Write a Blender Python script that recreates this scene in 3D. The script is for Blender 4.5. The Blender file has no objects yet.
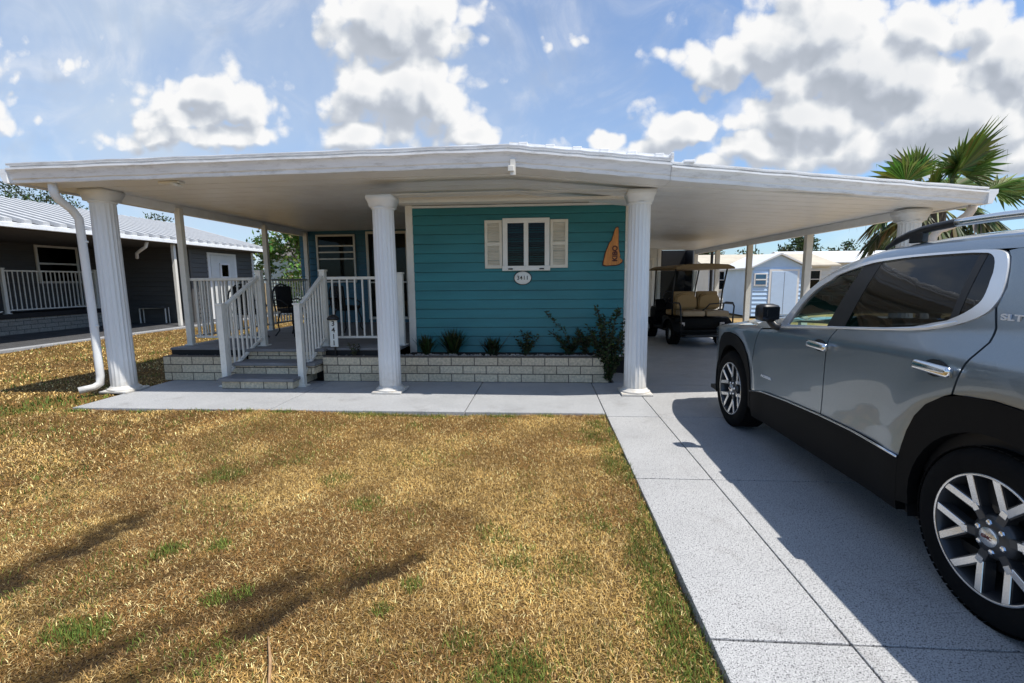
import bpy, bmesh, math, random
import numpy as np
from mathutils import Vector, Matrix, noise
random.seed(7); rng = np.random.default_rng(11)
R = math.radians; PI = math.pi
scene = bpy.context.scene
COL = scene.collection

# ------------------------------------------------------------------ helpers
def world_loc(o):
    v = Vector((0, 0, 0))
    while o is not None:
        v += o.location; o = o.parent
    return v

def tag(o, label=None, cat=None, group=None, kind=None):
    if label: o['label'] = label
    if cat: o['category'] = cat
    if group: o['group'] = group
    if kind: o['kind'] = kind
    return o

def thing(name, loc, label, cat, group=None, rz=0.0):
    o = bpy.data.objects.new(name, None); COL.objects.link(o)
    o.location = loc; o.rotation_euler = (0, 0, rz)
    o.empty_display_size = 0.1
    return tag(o, label, cat, group)

def obj(name, bm, mats, parent=None, local=False, smooth=False, angle=35):
    """links bm as ONE mesh object; bm is in world coordinates unless local (then in the parent's)"""
    if not isinstance(mats, (list, tuple)): mats = [mats]
    if parent is not None and not local:
        bm.transform(Matrix.Translation(-world_loc(parent)))
    me = bpy.data.meshes.new(name); 
    if smooth:
        for f in bm.faces: f.smooth = True
        a = R(angle)
        for e in bm.edges:
            if len(e.link_faces) == 2:
                if e.calc_face_angle(0) > a: e.smooth = False
    bm.to_mesh(me); bm.free()
    for m in mats: me.materials.append(m)
    o = bpy.data.objects.new(name, me); COL.objects.link(o)
    if parent is not None: o.parent = parent
    return o

def kids(o): return [c for c in bpy.data.objects if c.parent == o]
def dup(o, loc=None, rz=None, label=None, parent=None):
    c = o.copy(); COL.objects.link(c)
    if parent is not None: c.parent = parent
    if loc is not None: c.location = loc
    if rz is not None: c.rotation_euler = (0, 0, rz)
    if label: c['label'] = label
    for k in kids(o): dup(k, parent=c)
    return c

def nb(): return bmesh.new()

def bx(bm, x0, x1, y0, y1, z0, z1, bev=0.0, mi=0):
    vs = [bm.verts.new(p) for p in ((x0,y0,z0),(x1,y0,z0),(x1,y1,z0),(x0,y1,z0),(x0,y0,z1),(x1,y0,z1),(x1,y1,z1),(x0,y1,z1))]
    fs = [bm.faces.new([vs[i] for i in q]) for q in ((0,3,2,1),(4,5,6,7),(0,1,5,4),(1,2,6,5),(2,3,7,6),(3,0,4,7))]
    for f in fs: f.material_index = mi
    if bev > 0:
        es = list({e for f in fs for e in f.edges})
        r = bmesh.ops.bevel(bm, geom=es, offset=bev, segments=2, profile=0.6, affect='EDGES', clamp_overlap=True)
        for f in r['faces']: f.material_index = mi
    return vs

def box(x0, x1, y0, y1, z0, z1, bev=0.0):
    bm = nb(); bx(bm, x0, x1, y0, y1, z0, z1, bev); return bm

def obx(bm, c, size, rot=None, bev=0.0, mi=0):
    """oriented box"""
    n0 = set(bm.verts)
    t = nb(); bx(t, -size[0]/2, size[0]/2, -size[1]/2, size[1]/2, -size[2]/2, size[2]/2, bev, mi)
    M = Matrix.Translation(c) @ (rot.to_4x4() if rot is not None else Matrix.Identity(4))
    t.transform(M); merge(bm, t)

def merge(bm, t):
    me = bpy.data.meshes.new('tmp'); t.to_mesh(me); t.free(); bm.from_mesh(me); bpy.data.meshes.remove(me)

def tube(bm, pts, r, n=10, caps=True, mi=0, square=False):
    """sweep along pts; r is a number or list"""
    pts = [Vector(p) for p in pts]
    rs = r if isinstance(r, (list, tuple)) else [r]*len(pts)
    rings = []; prev = None
    for i, p in enumerate(pts):
        if i == 0: t = pts[1]-pts[0]
        elif i == len(pts)-1: t = pts[-1]-pts[-2]
        else: t = (pts[i+1]-p).normalized() + (p-pts[i-1]).normalized()
        t.normalize()
        if prev is None:
            a = Vector((0,0,1)) if abs(t.z) < .9 else Vector((0,1,0))
            u = t.cross(a).normalized()
        else:
            u = (prev - t*prev.dot(t)).normalized()
        prev = u; v = t.cross(u)
        ring = []
        for k in range(n):
            an = 2*PI*k/n + (PI/4 if square else 0)
            ring.append(bm.verts.new(p + (u*math.cos(an)+v*math.sin(an))*rs[i]))
        rings.append(ring)
    for a, b in zip(rings, rings[1:]):
        for k in range(n):
            f = bm.faces.new((a[k], a[(k+1)%n], b[(k+1)%n], b[k])); f.material_index = mi
    if caps:
        f = bm.faces.new(rings[0][::-1]); f.material_index = mi
        f = bm.faces.new(rings[-1]); f.material_index = mi

def lathe(bm, prof, n=32, c=(0,0,0), axis='Z', caps=True, mi=0):
    """prof: (radius, height) list"""
    c = Vector(c); rings = []
    for r, h in prof:
        ring = []
        for k in range(n):
            a = 2*PI*k/n
            x, y = r*math.cos(a), r*math.sin(a)
            p = {'Z': (x, y, h), 'X': (h, x, y), 'Y': (x, h, y)}[axis]
            ring.append(bm.verts.new(c+Vector(p)))
        rings.append(ring)
    for a, b in zip(rings, rings[1:]):
        for k in range(n):
            f = bm.faces.new((a[k], a[(k+1)%n], b[(k+1)%n], b[k])); f.material_index = mi
    if caps:
        bm.faces.new(rings[0][::-1]).material_index = mi; bm.faces.new(rings[-1]).material_index = mi

def extrude_profile(bm, prof, p0, p1, up=Vector((0,0,1)), closed=True, mi=0):
    """prof: (a,b) list; a along the horizontal normal of p0->p1, b along up"""
    p0, p1 = Vector(p0), Vector(p1); d = (p1-p0).normalized(); nrm = d.cross(up).normalized()
    r = []
    for p in (p0, p1): r.append([bm.verts.new(p + nrm*a + up*b) for a, b in prof])
    n = len(prof)
    for k in range(n if closed else n-1):
        bm.faces.new((r[0][k], r[0][(k+1)%n], r[1][(k+1)%n], r[1][k])).material_index = mi
    if closed:
        bm.faces.new(r[0][::-1]).material_index = mi; bm.faces.new(r[1]).material_index = mi

def poly_prism(bm, pts, y0, y1, mi=0):
    """outline in x,z extruded from y0 to y1"""
    a = [bm.verts.new((x, y0, z)) for x, z in pts]; b = [bm.verts.new((x, y1, z)) for x, z in pts]
    n = len(pts)
    bm.faces.new(a).material_index = mi; bm.faces.new(b[::-1]).material_index = mi
    for k in range(n): bm.faces.new((a[k], b[k], b[(k+1)%n], a[(k+1)%n])).material_index = mi

def fixn(bm):
    bmesh.ops.recalc_face_normals(bm, faces=bm.faces[:]); return bm

def text(name, body, size, mat_, parent, M, depth=0.003, bold=0.0, space=1.0, align='CENTER'):
    cu = bpy.data.curves.new(name, 'FONT'); cu.body = body; cu.size = size; cu.align_x = align; cu.align_y = 'CENTER'
    cu.extrude = depth; cu.offset = bold; cu.space_character = space
    to = bpy.data.objects.new(name, cu); COL.objects.link(to)
    dg = bpy.context.evaluated_depsgraph_get(); dg.update()
    me = bpy.data.meshes.new_from_object(to.evaluated_get(dg)); bpy.data.objects.remove(to)
    me.transform(M)
    if parent is not None: me.transform(Matrix.Translation(-world_loc(parent)))
    me.materials.clear(); me.materials.append(mat_)
    o = bpy.data.objects.new(name, me); COL.objects.link(o)
    if parent is not None: o.parent = parent
    return o

# ------------------------------------------------------------------ materials
def newmat(name):
    m = bpy.data.materials.new(name); m.use_nodes = True
    nt = m.node_tree; b = nt.nodes['Principled BSDF']
    return m, nt, b
def N(nt, t, **kw):
    n = nt.nodes.new(t)
    for k, v in kw.items():
        if hasattr(n, k): setattr(n, k, v)
        else: n.inputs[k.replace('_', ' ')].default_value = v
    return n
def ramp(nt, stops, interp='LINEAR'):
    r = nt.nodes.new('ShaderNodeValToRGB'); cr = r.color_ramp; cr.interpolation = interp
    while len(cr.elements) < len(stops): cr.elements.new(0.5)
    for e, (p, c) in zip(cr.elements, stops):
        e.position = p; e.color = (*c, 1) if len(c) == 3 else c
    return r
def mat(name, col, rough=0.6, metal=0.0, var=0.12, scale=6.0, bump=0.0, bscale=60.0, coat=0.0, spec=0.5, stretch=None, dirt=None, dirt_amt=0.0):
    """plain surface with soft colour variation, optional fine bump and dirt blotches"""
    m, nt, b = newmat(name)
    tc = N(nt, 'ShaderNodeTexCoord'); mp = N(nt, 'ShaderNodeMapping')
    nt.links.new(tc.outputs['Object'], mp.inputs['Vector'])
    if stretch: mp.inputs['Scale'].default_value = stretch
    n1 = N(nt, 'ShaderNodeTexNoise', Scale=scale, Detail=6.0, Roughness=0.6); nt.links.new(mp.outputs[0], n1.inputs['Vector'])
    lo = tuple(max(0, c*(1-var)) for c in col); hi = tuple(min(1, c*(1+var)) for c in col)
    r = ramp(nt, [(0.3, lo), (0.7, hi)]); nt.links.new(n1.outputs['Fac'], r.inputs['Fac'])
    out = r.outputs['Color']
    if dirt:
        n2 = N(nt, 'ShaderNodeTexNoise', Scale=scale*2.3, Detail=8.0, Roughness=0.72); nt.links.new(mp.outputs[0], n2.inputs['Vector'])
        r2 = ramp(nt, [(0.5, (0,0,0)), (0.72, (1,1,1))]); nt.links.new(n2.outputs['Fac'], r2.inputs['Fac'])
        mu = N(nt, 'ShaderNodeMath', operation='MULTIPLY'); mu.inputs[1].default_value = dirt_amt; nt.links.new(r2.outputs['Color'], mu.inputs[0])
        mx = N(nt, 'ShaderNodeMixRGB'); mx.inputs['Color2'].default_value = (*dirt, 1)
        nt.links.new(mu.outputs[0], mx.inputs['Fac']); nt.links.new(out, mx.inputs['Color1']); out = mx.outputs['Color']
    nt.links.new(out, b.inputs['Base Color'])
    b.inputs['Roughness'].default_value = rough; b.inputs['Metallic'].default_value = metal
    b.inputs['Coat Weight'].default_value = coat; b.inputs['Coat Roughness'].default_value = 0.03
    b.inputs['Specular IOR Level'].default_value = spec
    if bump > 0:
        n3 = N(nt, 'ShaderNodeTexNoise', Scale=bscale, Detail=4.0); nt.links.new(mp.outputs[0], n3.inputs['Vector'])
        bp = N(nt, 'ShaderNodeBump', Strength=bump, Distance=0.01); nt.links.new(n3.outputs['Fac'], bp.inputs['Height'])
        nt.links.new(bp.outputs['Normal'], b.inputs['Normal'])
    return m
def glass(name, tint, refl=1.0, rough=0.0):
    m, nt, b = newmat(name); nt.nodes.remove(b)
    o = nt.nodes['Material Output']
    tr = N(nt, 'ShaderNodeBsdfTransparent'); tr.inputs['Color'].default_value = (*tint, 1)
    gl = N(nt, 'ShaderNodeBsdfGlossy'); gl.inputs['Roughness'].default_value = rough; gl.inputs['Color'].default_value = (refl, refl, refl, 1)
    fr = N(nt, 'ShaderNodeFresnel', IOR=1.5)
    mx = N(nt, 'ShaderNodeMixShader'); nt.links.new(fr.outputs[0], mx.inputs[0]); nt.links.new(tr.outputs[0], mx.inputs[1]); nt.links.new(gl.outputs[0], mx.inputs[2])
    nt.links.new(mx.outputs[0], o.inputs['Surface'])
    return m
def attr_mat(name, rough=0.7, attr='Col', trans=0.0, spec=0.3):
    m, nt, b = newmat(name)
    a = N(nt, 'ShaderNodeVertexColor', layer_name=attr)
    nt.links.new(a.outputs['Color'], b.inputs['Base Color']); b.inputs['Roughness'].default_value = rough
    b.inputs['Specular IOR Level'].default_value = spec
    if trans > 0:
        o = nt.nodes['Material Output']; t = N(nt, 'ShaderNodeBsdfTranslucent'); nt.links.new(a.outputs['Color'], t.inputs['Color'])
        mx = N(nt, 'ShaderNodeMixShader'); mx.inputs[0].default_value = trans
        nt.links.new(b.outputs[0], mx.inputs[1]); nt.links.new(t.outputs[0], mx.inputs[2]); nt.links.new(mx.outputs[0], o.inputs['Surface'])
    return m

M_white = mat('white_aluminium', (.74,.74,.72), .42, var=.05, scale=3, dirt=(.42,.40,.36), dirt_amt=.22, stretch=(1,1,.25))
M_col = mat('white_column_paint', (.78,.79,.79), .38, var=.04, scale=2, dirt=(.5,.49,.46), dirt_amt=.15, stretch=(1,1,.3))
def splash(m, h0, h1, col):
    nt = m.node_tree; b = nt.nodes['Principled BSDF']; src = b.inputs['Base Color'].links[0].from_socket
    tc = N(nt, 'ShaderNodeTexCoord'); sp = N(nt, 'ShaderNodeSeparateXYZ'); nt.links.new(tc.outputs['Object'], sp.inputs[0])
    no = N(nt, 'ShaderNodeTexNoise', Scale=14.0, Detail=7.0, Roughness=.7); nt.links.new(tc.outputs['Object'], no.inputs['Vector'])
    mr = N(nt, 'ShaderNodeMapRange'); nt.links.new(sp.outputs['Z'], mr.inputs['Value']); mr.inputs['From Min'].default_value = h1; mr.inputs['From Max'].default_value = h0
    mu = N(nt, 'ShaderNodeMath', operation='MULTIPLY'); nt.links.new(mr.outputs['Result'], mu.inputs[0]); nt.links.new(no.outputs['Fac'], mu.inputs[1])
    mx = N(nt, 'ShaderNodeMixRGB'); mx.inputs['Color2'].default_value = (*col, 1)
    nt.links.new(mu.outputs[0], mx.inputs['Fac']); nt.links.new(src, mx.inputs['Color1']); nt.links.new(mx.outputs['Color'], b.inputs['Base Color'])
splash(M_col, .0, .45, (.34,.27,.17))
M_fascia = mat('weathered_white_gutter', (.86,.875,.89), .4, var=.08, scale=3.0, dirt=(.38,.36,.33), dirt_amt=.55, stretch=(.6,1,3.0))
M_ceil = mat('ceiling_panel', (.86,.87,.87), .36, var=.05, scale=1.3, dirt=(.5,.45,.38), dirt_amt=.18)
M_cream = mat('cream_trim', (.74,.715,.65), .5, var=.06, scale=3, dirt=(.4,.36,.3), dirt_amt=.2)
M_rail = mat('cream_aluminium_rail', (.74,.715,.645), .45, var=.05, scale=5, dirt=(.36,.33,.27), dirt_amt=.25)
M_teal = mat('teal_vinyl_siding', (.026,.185,.205), .42, var=.17, scale=2.5, bump=.06, bscale=180, stretch=(.3,1,2))
M_blue = mat('blue_siding', (.035,.14,.21), .5, var=.10, scale=2.5, stretch=(.3,1,2))
M_dark = mat('dark_interior', (.006,.006,.007), .6, var=.2)
M_black = mat('black_metal', (.014,.014,.015), .42, var=.2, scale=20)
M_rubber = mat('tyre_rubber', (.006,.006,.0062), .8, spec=.12, var=.25, scale=14, bump=.1)
M_plastic = mat('black_textured_plastic', (.004,.004,.0042), .6, spec=.15, var=.15, scale=30, bump=.12, bscale=500)
M_chrome = mat('satin_chrome', (.82,.83,.84), .16, metal=1.0, var=.03)
M_silver = mat('machined_alloy', (.74,.75,.76), .26, metal=.85, var=.05, scale=20)
M_alloydark = mat('dark_alloy', (.055,.058,.064), .35, metal=.5, var=.1)
M_deck = mat('grey_deck_board', (.185,.185,.19), .7, var=.18, scale=5, bump=.12, stretch=(.5,1,1), dirt=(.10,.095,.09), dirt_amt=.4)
M_soil = mat('dark_mulch', (.035,.025,.018), .95, var=.5, scale=30, bump=.6, bscale=40)
M_stone = mat('pebble', (.34,.31,.27), .85, var=.35, scale=12, bump=.2)
M_wood = mat('varnished_wood', (.60,.235,.055), .5, var=.3, scale=9, stretch=(4,1,.5))
M_wooddark = mat('carved_wood_burn', (.07,.012,.010), .6, var=.2)
M_tan = mat('tan_vinyl', (.32,.195,.065), .5, var=.08, scale=6, bump=.05)
M_carttop = mat('cart_roof_tan', (.20,.135,.06), .6, var=.1)
M_tanlight = mat('pale_tan_vinyl', (.33,.24,.14), .5, var=.08, scale=6)
M_shutter = mat('cream_shutter', (.74,.70,.60), .55, var=.05)
M_wframe = mat('window_white', (.80,.79,.74), .45, var=.04, dirt=(.5,.47,.4), dirt_amt=.15)
M_blind = mat('dark_blind', (.045,.040,.032), .6, var=.15)
M_pane = glass('window_pane', (.70,.73,.73), .22)
M_carglass = glass('tinted_front_glass', (.60,.86,.72))
M_privacy = glass('privacy_glass', (.055,.07,.075))
M_windsh = glass('windscreen_glass', (.62,.76,.68))
M_num = mat('black_number', (.015,.015,.015), .5)
M_plaque = mat('plaque_white', (.78,.79,.74), .4, var=.06)
M_grey = mat('grey_siding', (.085,.083,.080), .6, var=.12, scale=2.5, stretch=(.3,.3,2))
M_roofmetal = mat('white_roof_metal', (.70,.71,.71), .42, var=.08, scale=1.2, dirt=(.42,.41,.39), dirt_amt=.35)
M_roofgrey = mat('grey_roof_pan', (.22,.225,.23), .5, var=.12, scale=1.2, dirt=(.2,.2,.19), dirt_amt=.4)
M_roofrib = mat('pale_roof_rib', (.50,.505,.51), .45, var=.1, dirt=(.3,.3,.28), dirt_amt=.35)
M_shed = mat('pale_blue_siding', (.46,.63,.84), .55, var=.06, scale=2)
M_sheddoor = mat('shed_door', (.48,.62,.80), .5, var=.04)
M_offwhite = mat('offwhite_siding', (.66,.67,.64), .55, var=.06, scale=2, dirt=(.4,.38,.34), dirt_amt=.2)
M_badge = mat('bright_badge', (.86,.87,.88), .3, metal=.25, var=.02)
M_trim = mat('bright_window_trim', (.88,.90,.92), .22, metal=.55, var=.02)
M_mirror = mat('mirror_dark', (.05,.052,.056), .06, metal=.9, var=.02)
M_stain = mat('pinkish_downspout', (.72,.66,.62), .45, var=.06, dirt=(.45,.4,.36), dirt_amt=.2)

# metallic car paint
def car_paint():
    m, nt, b = newmat('grey_metallic_paint')
    tc = N(nt, 'ShaderNodeTexCoord')
    v = N(nt, 'ShaderNodeTexNoise', Scale=900.0, Detail=2.0); nt.links.new(tc.outputs['Object'], v.inputs['Vector'])
    r = ramp(nt, [(.35, (.20,.245,.285)), (.65, (.29,.345,.39))]); nt.links.new(v.outputs['Fac'], r.inputs['Fac'])
    nt.links.new(r.outputs['Color'], b.inputs['Base Color'])
    b.inputs['Metallic'].default_value = .75; b.inputs['Roughness'].default_value = .34
    b.inputs['Coat Weight'].default_value = 1.0; b.inputs['Coat Roughness'].default_value = .02
    return m
M_paint = car_paint()

def brick_mat(name, c1, c2, mortar, sx=1.0, axis='XZ', bw=.34, rh=.122):
    m, nt, b = newmat(name)
    tc = N(nt, 'ShaderNodeTexCoord'); sp = N(nt, 'ShaderNodeSeparateXYZ'); cb = N(nt, 'ShaderNodeCombineXYZ')
    nt.links.new(tc.outputs['Object'], sp.inputs[0])
    ad = N(nt, 'ShaderNodeMath', operation='ADD'); nt.links.new(sp.outputs['X'], ad.inputs[0]); nt.links.new(sp.outputs['Y'], ad.inputs[1])
    nt.links.new(ad.outputs[0], cb.inputs['X']); nt.links.new(sp.outputs['Z'], cb.inputs['Y'])
    bt = N(nt, 'ShaderNodeTexBrick', Scale=1.0); bt.inputs['Brick Width'].default_value = bw; bt.inputs['Row Height'].default_value = rh
    bt.inputs['Mortar Size'].default_value = .007; bt.inputs['Color1'].default_value = (*c1,1); bt.inputs['Color2'].default_value = (*c2,1); bt.inputs['Mortar'].default_value = (*mortar,1)
    nt.links.new(cb.outputs[0], bt.inputs['Vector'])
    n = N(nt, 'ShaderNodeTexNoise', Scale=30.0, Detail=8.0, Roughness=.7); nt.links.new(tc.outputs['Object'], n.inputs['Vector'])
    r = ramp(nt, [(.3,(.55,.55,.55)),(.7,(1.25,1.22,1.15))]); nt.links.new(n.outputs['Fac'], r.inputs['Fac'])
    mx = N(nt, 'ShaderNodeMixRGB', blend_type='MULTIPLY'); mx.inputs['Fac'].default_value = 1
    nt.links.new(bt.outputs['Color'], mx.inputs['Color1']); nt.links.new(r.outputs['Color'], mx.inputs['Color2'])
    nt.links.new(mx.outputs['Color'], b.inputs['Base Color']); b.inputs['Roughness'].default_value = .85
    su = N(nt, 'ShaderNodeMath', operation='SUBTRACT'); nt.links.new(n.outputs['Fac'], su.inputs[0]); nt.links.new(bt.outputs['Fac'], su.inputs[1])
    bp = N(nt, 'ShaderNodeBump', Strength=.7, Distance=.012); nt.links.new(su.outputs[0], bp.inputs['Height']); nt.links.new(bp.outputs['Normal'], b.inputs['Normal'])
    return m
M_brick = brick_mat('split_face_block', (.72,.62,.46), (.56,.47,.34), (.15,.125,.10))
M_brickn = brick_mat('grey_block', (.40,.37,.32), (.30,.28,.25), (.08,.075,.07), bw=.4, rh=.13)

def drive_mat(name, base, dark, lightc, fs=170.0):
    m, nt, b = newmat(name)
    tc = N(nt, 'ShaderNodeTexCoord')
    def noise_ramp(scale, stops, det=2.0, rough=.5):
        n = N(nt, 'ShaderNodeTexNoise', Scale=scale, Detail=det, Roughness=rough); nt.links.new(tc.outputs['Object'], n.inputs['Vector'])
        r = ramp(nt, stops); nt.links.new(n.outputs['Fac'], r.inputs['Fac']); return n, r
    n0, r0 = noise_ramp(1.1, [(.3, tuple(c*.88 for c in base)), (.7, tuple(c*1.08 for c in base))], 7, .65)
    n1, r1 = noise_ramp(fs, [(.565, (0,0,0)), (.62, (1,1,1))])
    n2, r2 = noise_ramp(fs*1.37, [(.60, (0,0,0)), (.64, (1,1,1))])
    n4, r4 = noise_ramp(fs*.45, [(.64, (0,0,0)), (.67, (.85,.85,.85))])
    m1 = N(nt, 'ShaderNodeMixRGB'); m1.inputs['Color2'].default_value = (*lightc,1)
    nt.links.new(r2.outputs['Color'], m1.inputs['Fac']); nt.links.new(r0.outputs['Color'], m1.inputs['Color1'])
    m2 = N(nt, 'ShaderNodeMixRGB'); m2.inputs['Color2'].default_value = (*dark,1)
    nt.links.new(r1.outputs['Color'], m2.inputs['Fac']); nt.links.new(m1.outputs['Color'], m2.inputs['Color1'])
    m3 = N(nt, 'ShaderNodeMixRGB'); m3.inputs['Color2'].default_value = tuple(c*1.3 for c in dark)+(1,)
    nt.links.new(r4.outputs['Color'], m3.inputs['Fac']); nt.links.new(m2.outputs['Color'], m3.inputs['Color1'])
    n5, r5 = noise_ramp(2.6, [(.56, (1,1,1)), (.70, (.70,.68,.66))], 9, .72)
    m4 = N(nt, 'ShaderNodeMixRGB', blend_type='MULTIPLY'); m4.inputs['Fac'].default_value = .75
    nt.links.new(m3.outputs['Color'], m4.inputs['Color1']); nt.links.new(r5.outputs['Color'], m4.inputs['Color2'])
    nt.links.new(m4.outputs['Color'], b.inputs['Base Color'])
    n3 = N(nt, 'ShaderNodeTexNoise', Scale=3.0, Detail=6.0); nt.links.new(tc.outputs['Object'], n3.inputs['Vector'])
    r3 = ramp(nt, [(.3,(.42,.42,.42)),(.7,(.68,.68,.68))]); nt.links.new(n3.outputs['Fac'], r3.inputs['Fac']); nt.links.new(r3.outputs['Color'], b.inputs['Roughness'])
    bp = N(nt, 'ShaderNodeBump', Strength=.25, Distance=.004); nt.links.new(n1.outputs['Fac'], bp.inputs['Height']); nt.links.new(bp.outputs['Normal'], b.inputs['Normal'])
    return m
M_drive = drive_mat('speckled_grey_coating', (.385,.385,.385), (.035,.036,.04), (.70,.70,.69))
M_patio = drive_mat('patio_grey_coating', (.36,.365,.37), (.13,.133,.14), (.55,.55,.55), 150)
M_asphalt = drive_mat('dark_asphalt', (.075,.075,.078), (.03,.03,.03), (.14,.14,.14), 120)
M_joint = mat('joint_dark', (.05,.05,.052), .9, var=.3, scale=20)

# lawn soil / thatch
def lawn_mat():
    m, nt, b = newmat('dry_lawn_thatch')
    tc = N(nt, 'ShaderNodeTexCoord')
    n1 = N(nt, 'ShaderNodeTexNoise', Scale=.7, Detail=5.0); n2 = N(nt, 'ShaderNodeTexNoise', Scale=26.0, Detail=8.0, Roughness=.75); n4 = N(nt,'ShaderNodeTexNoise', Scale=160.0, Detail=3.0)
    for n in (n1, n2, n4): nt.links.new(tc.outputs['Object'], n.inputs['Vector'])
    r1 = ramp(nt, [(.3,(.10,.062,.02)),(.5,(.155,.098,.030)),(.7,(.20,.128,.040))]); nt.links.new(n1.outputs['Fac'], r1.inputs['Fac'])
    r2 = ramp(nt, [(.3,(.40,.38,.36)),(.65,(1.2,1.18,1.1))]); nt.links.new(n2.outputs['Fac'], r2.inputs['Fac'])
    r4 = ramp(nt, [(.3,(.5,.5,.48)),(.7,(1.35,1.32,1.25))]); nt.links.new(n4.outputs['Fac'], r4.inputs['Fac'])
    mx = N(nt, 'ShaderNodeMixRGB', blend_type='MULTIPLY'); mx.inputs['Fac'].default_value = 1
    nt.links.new(r1.outputs['Color'], mx.inputs['Color1']); nt.links.new(r2.outputs['Color'], mx.inputs['Color2'])
    my = N(nt, 'ShaderNodeMixRGB', blend_type='MULTIPLY'); my.inputs['Fac'].default_value = 1
    nt.links.new(mx.outputs['Color'], my.inputs['Color1']); nt.links.new(r4.outputs['Color'], my.inputs['Color2'])
    va = N(nt, 'ShaderNodeVertexColor', layer_name='Stain')
    mz = N(nt, 'ShaderNodeMixRGB'); mz.inputs['Color2'].default_value = (.035,.022,.009,1)  # dark brown mixed into the lawn colour along the streaks
    nt.links.new(va.outputs['Color'], mz.inputs['Fac']); nt.links.new(my.outputs['Color'], mz.inputs['Color1'])
    nt.links.new(mz.outputs['Color'], b.inputs['Base Color']); b.inputs['Roughness'].default_value = .9; b.inputs['Specular IOR Level'].default_value = .15
    bp = N(nt, 'ShaderNodeBump', Strength=.8, Distance=.02); nt.links.new(n2.outputs['Fac'], bp.inputs['Height']); nt.links.new(bp.outputs['Normal'], b.inputs['Normal'])
    return m
M_lawn = lawn_mat()
M_ground = mat('ground_dry_grass', (.26,.165,.06), .95, var=.45, scale=.8, bump=.4, bscale=30, dirt=(.10,.12,.03), dirt_amt=.6)
M_blade = attr_mat('grass_blade', .7, trans=.2)
M_leaf = attr_mat('leaf', .5, trans=.25)

# ------------------------------------------------------------------ camera, world, sun
H = 1.47
CAM = Matrix(((0.998, -0.001, 0.069), (0.068, 0.131, -0.989), (-0.008, 0.991, 0.131)))
f_ = 465.0
from mathutils import Quaternion
dv = Vector((32.0, 61.5, f_)).normalized(); nv = Vector((29.0, -3400.0, 0)); nv.z = -(nv.x*dv.x+nv.y*dv.y)/dv.z; nv.normalize()
upv = -nv; rtv = upv.cross(dv)
if rtv.x < 0: rtv = -rtv
W = Matrix((rtv, dv, upv))           # camera-space (right, up, forward) -> world
cm = Matrix.Identity(4)
for j, c in enumerate((W @ Vector((1,0,0)), W @ Vector((0,1,0)), W @ Vector((0,0,-1)))):
    for i in range(3): cm[i][j] = c[i]
cm.translation = (0, 0, H)
cd = bpy.data.cameras.new('Camera'); cam = bpy.data.objects.new('Camera', cd); COL.objects.link(cam)
cam.matrix_world = cm; cd.sensor_width = 36; cd.sensor_fit = 'HORIZONTAL'; cd.lens = f_*36/1024; cd.clip_end = 3000; cd.clip_start = .05
scene.camera = cam

SUN = Vector((.44, -.20, 1.0)).normalized()
sl = bpy.data.lights.new('Sun', 'SUN'); sl.energy = 5.0; sl.angle = R(.53); sl.color = (1.0, .955, .88)
so = bpy.data.objects.new('Sun', sl); COL.objects.link(so); so.rotation_euler = SUN.to_track_quat('Z', 'Y').to_euler(); so.location = (3, -3, 12)

wd = bpy.data.worlds.new('World'); scene.world = wd; wd.use_nodes = True
nt = wd.node_tree; nt.nodes.clear()
L = nt.links.new
wo = N(nt, 'ShaderNodeOutputWorld'); bg = N(nt, 'ShaderNodeBackground'); bg.inputs['Strength'].default_value = SKY_S = .085
sky = N(nt, 'ShaderNodeTexSky'); sky.sky_type = 'NISHITA'; sky.sun_disc = False
sky.sun_elevation = math.asin(SUN.z); sky.sun_rotation = math.atan2(SUN.x, SUN.y); sky.air_density = 1.0; sky.dust_density = .6; sky.ozone_density = 1.4
geo = N(nt, 'ShaderNodeTexCoord')
sx = N(nt, 'ShaderNodeSeparateXYZ'); L(geo.outputs['Generated'], sx.inputs[0])
def MT(op, a, b=None, c=None, clamp=False):
    n = N(nt, 'ShaderNodeMath', operation=op); n.use_clamp = clamp
    for i, v in enumerate((a, b, c)):
        if v is None: continue
        if isinstance(v, (int, float)): n.inputs[i].default_value = v
        else: L(v, n.inputs[i])
    return n.outputs[0]
def SS(v, a, b):
    n = N(nt, 'ShaderNodeMapRange', interpolation_type='SMOOTHSTEP'); L(v, n.inputs['Value'])
    n.inputs['From Min'].default_value = a; n.inputs['From Max'].default_value = b; return n.outputs['Result']
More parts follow.
